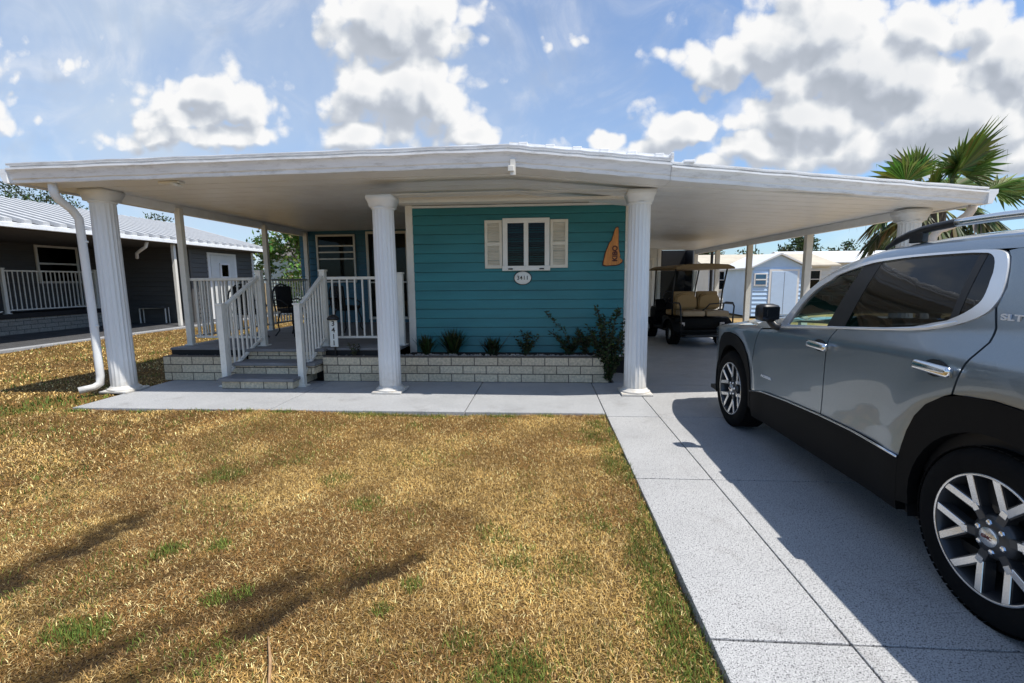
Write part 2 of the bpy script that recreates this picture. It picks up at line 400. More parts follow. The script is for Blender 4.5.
# the clouds hang on a ceiling-like shell in front of the house: coordinates x/y, z/y of the direction
yc = MT('MAXIMUM', MT('ABSOLUTE', sx.outputs['Y']), .02)
u = MT('DIVIDE', sx.outputs['X'], yc); w_ = MT('DIVIDE', sx.outputs['Z'], yc)
cb = N(nt, 'ShaderNodeCombineXYZ'); L(u, cb.inputs['X']); L(w_, cb.inputs['Y'])
P0 = cb.outputs[0]
def vadd(p, v):
    n = N(nt, 'ShaderNodeVectorMath', operation='ADD'); L(p, n.inputs[0]); n.inputs[1].default_value = v; return n.outputs[0]
def fbm(p, scale, det, rough, dist=0.0, seed=(0,0,0)):
    n = N(nt, 'ShaderNodeTexNoise', Scale=scale, Detail=det, Roughness=rough, Distortion=dist); L(vadd(p, seed), n.inputs['Vector']); return n.outputs['Fac']
BL = [  # u, w, ru, rw, weight
 (-.74,.395,.17,.050,1.0), (-.66,.372,.11,.045,.9), (-.82,.375,.10,.03,.8), (-.74,.352,.15,.035,1.0), (-.74,.315,.19,.030,1.0), (-.94,.31,.08,.03,.6),
 (-.30,.525,.15,.075,1.1), (-.21,.50,.07,.05,.9), (-.42,.50,.08,.05,.7), (-.31,.385,.15,.085,1.1), (-.20,.34,.08,.06,.9), (-.40,.305,.09,.03,1.0), (-.15,.30,.09,.025,.9),
 (.06,.47,.045,.035,.5), (.0,.455,.03,.03,.35), (.26,.36,.03,.02,.5), (.21,.35,.02,.018,.42),
 (.27,.292,.085,.040,1.0), (.13,.28,.055,.032,.9), (.20,.27,.13,.025,.8), (.05,.27,.05,.025,.6),
 (.36,.425,.10,.065,1.0), (.50,.47,.18,.09,1.15), (.62,.385,.22,.10,1.2), (.75,.45,.18,.08,1.05), (.86,.40,.16,.08,1.1), (.80,.30,.24,.08,1.15), (.52,.315,.14,.065,1.1), (.44,.26,.11,.045,1.0), (.65,.25,.2,.05,1.0), (.39,.32,.07,.05,.9), (1.05,.34,.2,.12,1.1), (1.0,.24,.3,.05,.9), (.33,.225,.05,.02,.7),
 (-1.15,.50,.14,.06,.62), (-1.02,.46,.10,.04,.5), (-1.3,.36,.2,.06,.7),
]
def density(P):
    wob = N(nt, 'ShaderNodeTexNoise', Scale=9.0, Detail=3.0, Roughness=.55); L(P, wob.inputs['Vector'])
    s1 = N(nt, 'ShaderNodeVectorMath', operation='SUBTRACT'); L(wob.outputs['Color'], s1.inputs[0]); s1.inputs[1].default_value = (.5,.5,.5)
    s2 = N(nt, 'ShaderNodeVectorMath', operation='SCALE'); L(s1.outputs[0], s2.inputs[0]); s2.inputs['Scale'].default_value = .07
    s3 = N(nt, 'ShaderNodeVectorMath', operation='ADD'); L(P, s3.inputs[0]); L(s2.outputs[0], s3.inputs[1])
    tot = None
    for (a, b, ra, rb, wt) in BL:
        d = N(nt, 'ShaderNodeVectorMath', operation='SUBTRACT'); L(s3.outputs[0], d.inputs[0]); d.inputs[1].default_value = (a, b, 0)
        m = N(nt, 'ShaderNodeVectorMath', operation='MULTIPLY'); L(d.outputs[0], m.inputs[0]); m.inputs[1].default_value = (1/ra, 1/rb, 0)
        ln = N(nt, 'ShaderNodeVectorMath', operation='DOT_PRODUCT'); L(m.outputs[0], ln.inputs[0]); L(m.outputs[0], ln.inputs[1])
        e = MT('POWER', 2.718, MT('MULTIPLY', ln.outputs['Value'], -.8))
        e = MT('MULTIPLY', e, wt)
        tot = e if tot is None else MT('MAXIMUM', MT('ADD', MT('MULTIPLY', tot, .35), e) if False else tot, e)
    n1 = fbm(P, 7.0, 3.0, .5); n2 = fbm(P, 22.0, 8.0, .62)
    d = MT('ADD', tot, MT('MULTIPLY', MT('SUBTRACT', n1, .5), .9))
    vs_ = []
    for sc_ in (12.0, 27.0):
        vo = N(nt, 'ShaderNodeTexVoronoi', feature='F1', voronoi_dimensions='2D'); vo.inputs['Scale'].default_value = sc_
        L(s3.outputs[0], vo.inputs['Vector']); vs_.append(MT('SUBTRACT', .42, vo.outputs['Distance']))
    d = MT('ADD', d, MT('MULTIPLY', vs_[0], .42))
    fine = MT('ADD', MT('ADD', d, MT('MULTIPLY', vs_[1], .36)), MT('MULTIPLY', MT('SUBTRACT', n2, .5), .55))
    return d, fine
dc, d0 = density(P0)
dU, fU = density(vadd(P0, (.016, .034, 0)))
wisp = SS(fbm(P0, 4.5, 7.0, .62, .8, (7,2,0)), .42, .85)
mask = MT('MAXIMUM', SS(d0, .33, .66), MT('MULTIPLY', wisp, .55))
lit = SS(MT('ADD', MT('MULTIPLY', MT('SUBTRACT', dc, dU), .62), MT('MULTIPLY', MT('SUBTRACT', d0, fU), .38)), -.30, .24)       # thick above = shaded, thin above = sunlit edge
thick = SS(dc, .45, 1.25)
shade = MT('SUBTRACT', MT('ADD', MT('MULTIPLY', lit, .95), .30), MT('MULTIPLY', thick, .42), None, True)
cr = ramp(nt, [(.0, (.35,.385,.44)), (.30, (.43,.465,.525)), (.60, (.56,.59,.63)), (1.0, (.78,.78,.78))]); L(shade, cr.inputs['Fac'])
# clouds elsewhere (behind the photographer): soft scattered cumulus
g = fbm(geo.outputs['Generated'], 3.0, 8.0, .58); gm = MT('MULTIPLY', SS(g, .50, .66), SS(sx.outputs['Z'], .05, .3))
front = SS(sx.outputs['Y'], .12, .3)
hz = N(nt, 'ShaderNodeMixRGB'); hz.inputs['Color1'].default_value = (.95,.96,.98,1)
k = 1.0/SKY_S
def scaled(c, s):
    n = N(nt, 'ShaderNodeVectorMath', operation='SCALE'); L(c, n.inputs[0]); n.inputs['Scale'].default_value = s; return n.outputs[0]
# thin high veil (whitens the blue on the left)
veil = MT('MULTIPLY', fbm(P0, 2.2, 5.0, .55, .6, (3,1,0)), SS(u, .75, -.9)); veil = MT('ADD', MT('MULTIPLY', veil, 1.05), .13, None, True)
vm = N(nt, 'ShaderNodeMixRGB'); L(veil, vm.inputs['Fac'])
gain = N(nt, 'ShaderNodeVectorMath', operation='MULTIPLY'); L(sky.outputs[0], gain.inputs[0]); gain.inputs[1].default_value = (1.05, 1.38, 1.72)
bk = N(nt, 'ShaderNodeVectorMath', operation='SCALE'); L(gain.outputs[0], bk.inputs[0]); L(MT('ADD', MT('MULTIPLY', front, .10), .90), bk.inputs['Scale']); L(bk.outputs[0], vm.inputs['Color1'])
veil = MT('MULTIPLY', veil, front); L(veil, vm.inputs['Fac'])
vm.inputs['Color2'].default_value = tuple(c*k for c in (.50,.58,.68))+(1,)
mA = N(nt, 'ShaderNodeMixRGB'); L(MT('MULTIPLY', mask, front), mA.inputs['Fac']); L(vm.outputs['Color'], mA.inputs['Color1']); L(scaled(cr.outputs['Color'], k), mA.inputs['Color2'])
mB = N(nt, 'ShaderNodeMixRGB'); L(MT('MULTIPLY', gm, MT('SUBTRACT', 1.0, front)), mB.inputs['Fac']); L(mA.outputs['Color'], mB.inputs['Color1']); mB.inputs['Color2'].default_value = tuple(c*k for c in (.62,.66,.72))+(1,)
L(mB.outputs['Color'], bg.inputs['Color']); L(bg.outputs[0], wo.inputs['Surface'])

vs = scene.view_settings
vs.view_transform = 'Standard'; vs.look = 'None'; vs.exposure = 0.30; vs.gamma = 1.0
scene.cycles.max_bounces = 8; scene.cycles.transparent_max_bounces = 12

# ------------------------------------------------------------------ ground, lawn, driveway, patio
def undul(x, y):
    return .012*math.sin(x*1.7+.6)*math.cos(y*1.3) + .010*math.sin(x*.7+y*2.1)
STREAKS = [([(-2.0,1.05),(-1.72,1.32),(-1.34,1.66),(-1.15,1.93),(-.93,2.12),(-.70,2.30)], .055, 1.0),  # slightly sunken lawn streaks, coloured darker: points, width, strength
        ([(-2.95,1.75),(-2.72,2.0),(-2.69,2.24),(-2.66,2.60)], .12, .95),
        ([(-2.15,1.22),(-1.86,1.50),(-1.72,1.64),(-1.53,1.86),(-1.25,2.10)], .075, .75),
        ([(-2.35,1.75),(-2.05,2.02),(-1.8,2.2)], .05, .35)]
def segd(px_, py_, a, b):
    ax, ay = a; bx_, by = b; dx, dy = bx_-ax, by-ay
    t = np.clip(((px_-ax)*dx+(py_-ay)*dy)/(dx*dx+dy*dy), 0, 1)
    return np.hypot(px_-(ax+t*dx), py_-(ay+t*dy))
def hashn(x, y, s, seed):
    """smooth value noise on numpy arrays"""
    x = x*s+seed*17.3; y = y*s+seed*5.1
    xi = np.floor(x).astype(np.int64); yi = np.floor(y).astype(np.int64); fx = x-xi; fy = y-yi
    fx = fx*fx*(3-2*fx); fy = fy*fy*(3-2*fy)
    def h(a, b):
        n = (a*374761393 + b*668265263 + seed*974711) & 0x7fffffff
        n = ((n ^ (n >> 13))*1274126177) & 0x7fffffff
        return ((n ^ (n >> 16)) & 0xffff)/65535.0
    return (h(xi,yi)*(1-fx)+h(xi+1,yi)*fx)*(1-fy)+(h(xi,yi+1)*(1-fx)+h(xi+1,yi+1)*fx)*fy
def fb(x, y, s, seed, o=4):
    v = 0; a = .5; t = 0
    for k in range(o): v = v+a*hashn(x, y, s*2**k, seed+k); t += a; a *= .55
    return v/t
def streak(x, y):
    r = np.zeros_like(x)
    n = fb(x, y, 14.0, 3, 3)
    for pts, wd_, amp in STREAKS:
        d = np.full_like(x, 9.0)
        for a, b in zip(pts, pts[1:]): d = np.minimum(d, segd(x, y, a, b))
        r = np.maximum(r, amp*np.clip(1.3-d/(wd_*1.5*(.35+1.2*n)), 0, 1)*np.clip((fb(x, y, 5.0, 61, 3)-.30)*4.5, .45, 1))
    return r
def undul_np(x, y):
    return .012*np.sin(x*1.7+.6)*np.cos(y*1.3) + .010*np.sin(x*.7+y*2.1) - .022*streak(x, y)

g = nb(); s = 900
for v in ((-s,-s),(s,-s),(s,s),(-s,s)): g.verts.new((v[0], v[1], -.075))
g.faces.new(g.verts[:]); tag(obj('ground', g, M_ground), kind='structure')

def lawn_sheet(name, xs, ys):
    me = bpy.data.meshes.new(name); X, Y = np.meshgrid(xs, ys); Z = -.032+undul_np(X, Y)
    nx, ny = len(xs), len(ys)
    co = np.stack([X, Y, Z], -1).reshape(-1, 3)
    i = np.arange(nx*ny).reshape(ny, nx)
    F = np.stack([i[:-1,:-1], i[:-1,1:], i[1:,1:], i[1:,:-1]], -1).reshape(-1, 4)
    me.from_pydata(co.tolist(), [], F.tolist())
    at = me.color_attributes.new('Stain', 'FLOAT_COLOR', 'POINT')
    r = np.clip(streak(X, Y)*.95, 0, 1).reshape(-1); c = np.repeat(r[:,None], 4, 1); c[:,3] = 1
    at.data.foreach_set('color', c.astype(np.float32).reshape(-1))
    for p in me.polygons: p.use_smooth = True
    me.materials.append(M_lawn); o = bpy.data.objects.new(name, me); COL.objects.link(o)
    return tag(o, kind='structure')
lawn_sheet('lawn', np.concatenate([np.linspace(-12.0,-3.3,50), np.linspace(-3.25,.655,130)]), np.concatenate([np.linspace(-8,1.0,30), np.linspace(1.03,5.045,130)]))
lawn_sheet('lawn', np.linspace(-12.0,-5.66,40), np.linspace(5.045,40,120))

# coated concrete: slabs with real gaps over a dark bed
def slabs(name, rects, m, z1=0.0, th=.07, bev=.006):
    bm = nb()
    for (x0, x1, y0, y1) in rects: bx(bm, x0, x1, y0, y1, z1-th, z1, bev)
    return tag(obj(name, bm, m), kind='structure')
gp = .006
dr = []
ysl = [-9.0, -6.0, -3.0, .3, 1.79, 3.36, 4.95, 6.5, 8.8, 11.2, 13.4, 15.0]
for a, b in zip(ysl, ysl[1:]):
    if b <= 4.96: dr.append((.685, 1.236, a+gp, b-gp))
    dr.append((1.244, 5.35, a+gp*.6, b-gp*.6))
slabs('driveway', dr, M_drive)
bed = nb(); bx(bed, .69, 5.34, -9, 15.0, -.071, -.030); bx(bed, -5.63, .69, 5.08, 6.9, -.071, -.030)
tag(obj('joint_bed', bed, M_joint), kind='structure')
pt = [(-5.65,-3.2,5.06,6.62),(-3.188,-.9,5.06,6.62),(-.888,.675,5.06,6.62),(.685,1.236,4.96,6.62)]
slabs('patio', pt, M_patio)
slabs('carport_edge_slab', [(1.0,1.236,6.63,15.0)], M_patio)
# the neighbour's slab
slabs('slab_edge', [(-12.28,-12.02,4.0,28.0)], M_patio, z1=.012, th=.09)
slabs('neighbour_slab', [(-16.6,-12.30,4.0,10.0),(-16.6,-12.30,10.02,16.4),(-12.98,-12.30,16.42,28.0)], M_asphalt, z1=.01, th=.09)

# ------------------------------------------------------------------ grass
def grass(name, n, xr, yr, hmin, hmax, wid, dens=None, seed=1):
    r = np.random.default_rng(seed)
    x = r.uniform(xr[0], xr[1], n); y = r.uniform(yr[0], yr[1], n)
    if dens is not None:
        keep = r.uniform(0, 1, n) < dens(x, y); x = x[keep]; y = y[keep]
    n = len(x)
    gr = fb(x, y, 1.6, 21, 4); gr2 = fb(x, y, 6.0, 31, 3)
    green = np.clip((gr-.60)*5, 0, 1)*np.clip((gr2-.42)*5, 0, 1)*.75
    for (cx_, cy_, rad, am) in GREEN:
        d = np.hypot((x-cx_), (y-cy_)); green = np.maximum(green, am*np.clip(1.5-d/rad*(.55+.9*gr2), 0, 1))
    edge = np.clip(1-np.abs(x-.56)/.16, 0, 1)*np.clip((fb(x, y, 3.0, 41, 3)-.36)*4.5, 0, 1)*(y < 5.05)*(x < .67)*.72; green = np.maximum(green, edge)
    back = np.clip(1-np.abs(y-5.0)/.07, 0, 1)*np.clip((fb(x, y, 4.0, 43, 2)-.42)*4, 0, 1)*(x > -5.7); green = np.maximum(green, back*.9)
    ru = streak(x, y)
    dead = fb(x, y, 2.3, 51, 4)
    isg = r.uniform(0, 1, n) < green+.10*np.clip((fb(x, y, 2.4, 81, 4)-.50)*6, 0, 1)
    v = r.uniform(.7, 1.25, n)[:,None]
    v = (r.uniform(.42, 1.45, n)*(.64+.95*fb(x, y, 3.2, 71, 4)))[:,None]; straw = np.array([.54,.355,.118])*v; straw2 = np.array([.27,.148,.045])*v; pale = np.array([.74,.56,.26])*v
    t = np.clip((dead-.40)*4.0, 0, 1)[:,None]
    col = straw2*(1-t)+straw*t
    pk = r.uniform(0,1,n); col = np.where((pk < .16)[:,None], pale, col); col = np.where((pk > .80)[:,None], np.array([.15,.085,.035])*v, col)
    gcol = np.where((r.uniform(0,1,n) < .5)[:,None], np.array([.085,.145,.022])*v, np.array([.16,.19,.035])*v)
    col = np.where(isg[:,None], gcol, col)
    # blades in the sunken streaks are coloured darker
    col = col*(1-.88*np.clip(ru*1.25,0,1)[:,None]*(~isg)[:,None])
    h = r.uniform(hmin, hmax, n)*(1+.25*isg)*(1-.35*ru)
    az = r.uniform(0, 2*PI, n); lean = np.where(isg, r.uniform(.2, .9, n), r.uniform(.80, 1.45, n))
    wv = wid*r.uniform(.7, 1.3, n)
    bz = -.036+undul_np(x, y)
    dx, dy = np.cos(az), np.sin(az); px_, py_ = -dy, dx
    l1 = lean*.6; l2 = np.minimum(lean*1.35, 1.52)
    def P(ox, oy, oz): return np.stack([x+ox, y+oy, bz+oz], -1)
    m1x, m1z = np.sin(l1)*h*.5, np.cos(l1)*h*.5
    m2x, m2z = m1x+np.sin(l2)*h*.5, m1z+np.cos(l2)*h*.5
    V = np.stack([P(-px_*wv, -py_*wv, 0*h), P(px_*wv, py_*wv, 0*h), P(dx*m1x-px_*wv*.8, dy*m1x-py_*wv*.8, m1z), P(dx*m1x+px_*wv*.8, dy*m1x+py_*wv*.8, m1z), P(dx*m2x, dy*m2x, m2z)], 1).reshape(-1, 3)
    b0 = (np.arange(n)*5)[:,None]
    quads = b0+np.array([[0,1,3,2]]); tris = b0+np.array([[2,3,4]])
    me = bpy.data.meshes.new(name)
    me.vertices.add(n*5); me.vertices.foreach_set('co', V.astype(np.float32).reshape(-1))
    loops = np.concatenate([np.concatenate([quads, tris], 1).reshape(-1)])
    me.loops.add(n*7); me.loops.foreach_set('vertex_index', loops.astype(np.int32))
    st = np.empty(n*2, np.int32); st[0::2] = np.arange(n)*7; st[1::2] = np.arange(n)*7+4
    me.polygons.add(n*2); me.polygons.foreach_set('loop_start', st)
    me.update(calc_edges=True)
    at = me.color_attributes.new('Col', 'FLOAT_COLOR', 'POINT')
    c = np.ones((n*5, 4), np.float32); c[:,:3] = np.repeat(np.clip(col, 0, 1), 5, 0)
    at.data.foreach_set('color', c.reshape(-1))
    me.materials.append(M_blade); o = bpy.data.objects.new(name, me); COL.objects.link(o)
    return tag(o, kind='stuff')
GREEN = [(-1.56,1.93,.05,.9),(-1.46,1.99,.05,.8),(-1.99,1.69,.08,.9),(-.09,1.60,.10,.8),(-.2,1.45,.12,.7),(-.74,1.90,.05,.7),(-.66,2.09,.05,.7),(-2.52,3.35,.15,.5),
         (-2.11,2.32,.08,.8),(-2.07,1.68,.08,.8),(-6.15,5.3,.35,.9),(-6.3,5.0,.3,.6),(-1.85,2.38,.05,.8),(-1.2,2.9,.10,.4),(-1.6,3.3,.12,.4),(-.3,2.6,.10,.35),(.15,2.3,.12,.35),(-.35,1.75,.07,.5)]
tag(grass('grass', 420000, (-3.6,.672), (1.30,5.055), .012, .042, .0016, lambda x, y: np.clip(2.6/(y-.2), .25, 1)*(np.abs(x) < 1.25*y+.4), 5), 'short dry straw coloured grass of the front lawn beside the driveway', 'grass')
tag(grass('grass', 120000, (-11.98,-3.4), (2.6,5.05), .025, .055, .003, lambda x, y: (np.abs(x) < 1.25*y+.4)*np.clip(3.2/y, 0, 1), 6), 'dry grass on the left part of the front lawn', 'grass')
tag(grass('grass', 90000, (-11.98,-5.68), (5.05,24), .03, .065, .006, lambda x, y: np.clip(7.0/y, .1, 1), 7), 'dry grass between the porch and the grey neighbour house', 'grass')

tag(grass('grass', 150000, (-7.0,.66), (-.6,4.6), .014, .045, .0022, lambda x, y: (np.abs(x) > 1.25*np.maximum(y, 0)+.38)*1.0, 12), 'dry grass of the near left corner of the front lawn', 'grass')
EDGEG = GREEN; GREEN = GREEN+[(.66, y_, .10, .40) for y_ in np.arange(1.3, 5.0, .23)]
tag(grass('grass', 9000, (.615,.694), (1.3,5.05), .025, .062, .0017, lambda x, y: np.clip((fb(x, y, 5.0, 91, 3)-.30)*3, .05, 1)*np.clip(1.4-(x-.64)/.05, 0, 1), 8), 'ragged green and dry grass creeping over the driveway edge', 'grass')
GREEN = EDGEG
tag(grass('grass', 9000, (-5.6,.67), (5.0,5.075), .02, .055, .0022, lambda x, y: np.clip((fb(x, y, 4.0, 93, 3)-.34)*3, .03, 1), 9), 'ragged grass along the front edge of the patio', 'grass')
bm = nb(); tube(bm, [(-1.155,1.70,-.005),(-1.10,1.62,.012),(-1.06,1.56,.010),(-1.0,1.45,-.004)], [.003,.005,.006,.005], 6)
tag(obj('stick', bm, mat('dry_stick', (.36,.22,.11), .8, var=.3, scale=40)), 'thin dry stick lying on the brown lawn', 'stick')

# ------------------------------------------------------------------ the house
house = thing('mobile_home', (-.4, 7.4, 0), 'teal lap sided mobile home with white roofed porch and carport', 'house')
FX0, FX1, FY = -2.10, 1.285, 7.32           # teal front box
def lap_wall(name, p0, p1, z0, z1, m, course=.145, parent=None, proud=.013):
    """lap siding: a saw-tooth section swept from p0 to p1"""
    p0, p1 = Vector((*p0, 0)), Vector((*p1, 0))
    prof = []; z = z0
    while z < z1-1e-4:
        zt = min(z+course, z1); prof += [(proud*1.7, z+.004), (proud*1.65, z+.016), (.004, zt-.006), (-.006, zt-.004), (-.006, zt+.001)]; z = zt
    prof += [(-.10, z1), (-.10, z0)]
    bm = nb(); extrude_profile(bm, prof, p0, p1); fixn(bm)
    return obj(name, bm, m, parent)
lap_wall('wall', (FX0, FY), (FX1, FY), .30, 2.66, M_teal, parent=house)
lap_wall('wall', (FX1+.02, FY+.12), (FX1+.02, 15.0), .10, 2.70, M_offwhite, parent=house)
lap_wall('wall', (FX0-.02, 11.2), (FX0-.02, FY+.12), .45, 2.72, M_teal, parent=house)
BY = 11.2                                     # porch back wall
lap_wall('wall', (-5.95, BY), (FX0-.03, BY), .45, 2.78, M_blue, .145, house)
obj('foundation', box(FX0+.02, FX1-.02, FY+.02, FY+.12, -.05, .298), M_dark, house)
obj('house_body', box(-5.9, 1.26, BY+.13, 22, -.05, 2.60), M_offwhite, house)
for nm, x in (('corner_trim', FX0), ('corner_trim', FX1)):
    obj(nm, box(x-.055, x+.055, FY-.028, FY+.12, .27, 2.66, .006), M_cream, house)
obj('base_trim', box(FX0+.06, FX1-.06, FY-.022, FY+.02, .268, .298, .004), M_white, house)
# white box eave along the top of the teal wall
bm = nb(); prof = [(0,0),(.16,0),(.185,.03),(.185,.085),(.20,.085),(.20,.11),(0,.11)]
extrude_profile(bm, prof, (FX0-.10, FY, 2.625), (FX1+.06, FY, 2.625)); fixn(bm); obj('eave_box', bm, M_cream, house)
bm = nb(); extrude_profile(bm, [(0,0),(.05,0),(.05,.03),(0,.03)], (FX0+.06, FY-.012, 2.585), (FX1-.06, FY-.012, 2.585)); fixn(bm); obj('frieze_board', bm, M_white, house)
# carport back wall with a dark doorway
CY = 15.0
obj('wall', box(1.30, 3.62, CY, CY+.12, 0, 2.75), M_offwhite, house)
obj('wall', box(3.62, 4.78, CY, CY+.12, 2.40, 2.75), M_offwhite, house)
dw = obj('doorway', box(3.62, 4.72, CY+.9, CY+.95, 0, 2.40), M_dark, house)
bm = nb(); bx(bm, 3.54, 3.64, CY-.03, CY+.1, 0, 2.43, .006); bx(bm, 4.64, 4.76, CY-.03, CY+.1, 0, 2.43, .006); bx(bm, 3.64, 4.64, CY-.03, CY+.1, 2.36, 2.43, .006)
obj('door_frame', bm, M_white, house)
bm = nb(); bx(bm, 3.62, 3.70, CY+.12, CY+.9, 0, 2.4); bx(bm, 4.66, 4.72, CY+.12, CY+.9, 0, 2.4); obj('doorway_reveal', bm, M_dark, house)
side_door = obj('door', box(2.75, 3.35, CY-.05, CY-.005, .05, 2.05, .01), M_offwhite, house)
obj('door_frame', fixn((lambda b: (bx(b, 2.68, 2.745, CY-.06, CY, 0, 2.12), bx(b, 3.355, 3.42, CY-.06, CY, 0, 2.12), bx(b, 2.745, 3.355, CY-.06, CY, 2.055, 2.12), b)[-1])(nb())), M_cream, house)

# front window with shutters
wx, wz = -.275, 2.01
def front_window(cx_, z0, z1, w_, y, parent):
    bm = nb(); t = .075
    bx(bm, cx_-w_/2, cx_+w_/2, y-.05, y+.02, z1-t, z1, .008); bx(bm, cx_-w_/2-.01, cx_+w_/2+.01, y-.065, y+.02, z0, z0+t, .008)
    for s in (-1, 1): bx(bm, cx_+s*(w_/2-t/2)-t/2, cx_+s*(w_/2-t/2)+t/2, y-.05, y+.02, z0+t-.004, z1-t+.004, .006)
    bx(bm, cx_-.035, cx_+.035, y-.048, y+.02, z0+t-.004, z1-t+.004, .005)
    for s in (-1, 1): bx(bm, cx_+s*.24-.035, cx_+s*.24+.035, y-.085, y-.06, z0+.018, z0+.036, .003, 1)
    fr = obj('window', bm, [M_wframe, M_dark], parent)
    obj('pane', box(cx_-w_/2+t, cx_+w_/2-t, y-.028, y-.024, z0+t, z1-t), M_pane, fr)
    bm = nb(); z = z0+t+.02
    while z < z1-t: 
        obx(bm, (cx_, y-.006, z), (w_-2*t, .028, .003), Matrix.Rotation(R(35), 3, 'X')); z += .034
    bx(bm, cx_-w_/2+t, cx_+w_/2-t, y+.009, y+.012, z0+t, z1-t)
    obj('blind', bm, M_blind, fr)
    return fr
front_window(wx, 1.615, 2.41, .72, FY-.02, house)
for s in (-1, 1):
    c = wx+s*(.36+.145); bm = nb(); y = FY-.045; z0, z1 = 1.655, 2.385; hw = .135
    for q in (-1, 1): bx(bm, c+q*(hw-.022)-.022, c+q*(hw-.022)+.022, y, y+.03, z0, z1, .004)
    for zz in (z0, (z0+z1)/2-.02, z1-.05): bx(bm, c-hw+.044, c+hw-.044, y+.001, y+.029, zz, zz+.05, .003)
    z = z0+.06
    while z < z1-.06:
        obx(bm, (c, y+.018, z), (2*hw-.085, .026, .005), Matrix.Rotation(R(-40), 3, 'X')); z += .024
    bx(bm, c-hw+.03, c+hw-.03, y+.026, y+.03, z0+.02, z1-.02)
    obj('shutter', bm, M_shutter, house)

# porch back wall window and doors
def dark_window(x0, x1, z0, z1, y, parent, rails=(), mull=(), nm='window', t=.05, deep=M_dark):
    bm = nb()
    bx(bm, x0, x1, y-.05, y, z1-t, z1, .005); bx(bm, x0, x1, y-.06, y, z0, z0+t, .005)
    for a in (x0, x1-t): bx(bm, a, a+t, y-.05, y, z0+t, z1-t, .005)
    for z in rails: bx(bm, x0+t, x1-t, y-.045, y, z-.016, z+.016, .004)
    for x in mull: bx(bm, x-.02, x+.02, y-.045, y, z0+t, z1-t, .004)
    fr = obj(nm, bm, M_rail, parent)
    obj('pane', box(x0+t, x1-t, y-.020, y-.016, z0+t, z1-t), M_pane, fr)
    obj('shade', box(x0+t, x1-t, y-.008, y-.004, z0+t, z1-t), deep, fr)
    return fr
dark_window(-5.52, -4.55, 1.45, 2.60, BY-.02, house, rails=(2.18, 2.33, 2.02), t=.045)
dark_window(-4.28, -3.25, .55, 2.66, BY-.02, house, rails=(1.45,), mull=(-3.72,), nm='screen_door', t=.06)
dark_window(-2.95, -2.40, .60, 2.66, BY-.02, house, nm='screen_door', t=.05)

# ---- roof: ceiling pans, top sheet, fascia
RID = -.38
YF, YB = 5.42, 15.15
ZR = 2.735                                    # ceiling height at the ridge
XL, XR = -6.37, 5.11
def zc_(x): return ZR-.009*(RID-x) if x < RID else (ZR-.105*(x-RID) if x < 1.4 else ZR-.105*(1.4-RID)-.063*(x-1.4))
def yf_(x): return YF if x < 1.37 else YF+.58*(x-1.37)/(XR-1.37)      # the carport front runs slightly back
bm = nb(); y = YF+.04; 
while y < YB:
    y2 = min(y+.30, YB)
    for (a, b) in ((XL+.06, RID), (RID, 1.40), (1.404, XR-.04)):
        za, zb_ = zc_(a), zc_(b)
        ya, yb_ = max(y+.009, yf_(a)+.04), max(y+.009, yf_(b)+.04)
        if ya > y2-.02: continue
        yb_ = min(yb_, y2-.006) if yb_ < y2-.006 else None
        if yb_ is None:
            b2 = a+(b-a)*max(.05, (y2-.006-yf_(a)-.04)/(yf_(b)-yf_(a))); zb_ = zc_(b2); b = b2; yb_ = y2-.006
        v = [bm.verts.new(p) for p in ((a,ya,za),(b,yb_,zb_),(b,y2-.009,zb_),(a,y2-.009,za))]; bm.faces.new(v[::-1])
        e = .022
        for q, (yy, yy2) in ((0, (ya, yb_)), (1, (y2-.009, y2-.009))):
            w1 = [bm.verts.new(p) for p in ((a,yy,za),(b,yy2,zb_),(b,yy2,zb_+e),(a,yy,za+e))]; bm.faces.new(w1 if q == 0 else w1[::-1])
    y = y2
obj('ceiling_panel', fixn(bm), M_ceil, house)
bm = nb()
for (a, b) in ((XL, RID), (RID, 1.37), (1.37, XR)):
    for (za, zb_, t0, t1) in ((zc_(a), zc_(b), .02, .15),):
        T = .19 if b <= RID else (.19 if b < 1.5 else .13)
        pts = [(a, za+.024), (b, zb_+.024), (b, zb_+T), (a, za+T)]
        va = [bm.verts.new((x_, yf_(x_)+.03, z_)) for x_, z_ in pts]; vb = [bm.verts.new((x_, YB, z_)) for x_, z_ in pts]
        bm.faces.new(va); bm.faces.new(vb[::-1])
        for q in range(4): bm.faces.new((va[q], vb[q], vb[(q+1)%4], va[(q+1)%4]))
# pan ribs on the top
y = YF+.1
while y < YB:
    for (a, b) in ((XL, RID), (RID, 1.37)) + (((1.4, XR),) if y > 6.1 else ()):
        T = .19 if b < 1.5 else .13
        v0 = [(a, zc_(a)+T), (b, zc_(b)+T), (b, zc_(b)+T+.035), (a, zc_(a)+T+.035)]
        poly_prism(bm, v0, y, y+.03)
    y += .30
obj('roof', fixn(bm), M_roofmetal, house)
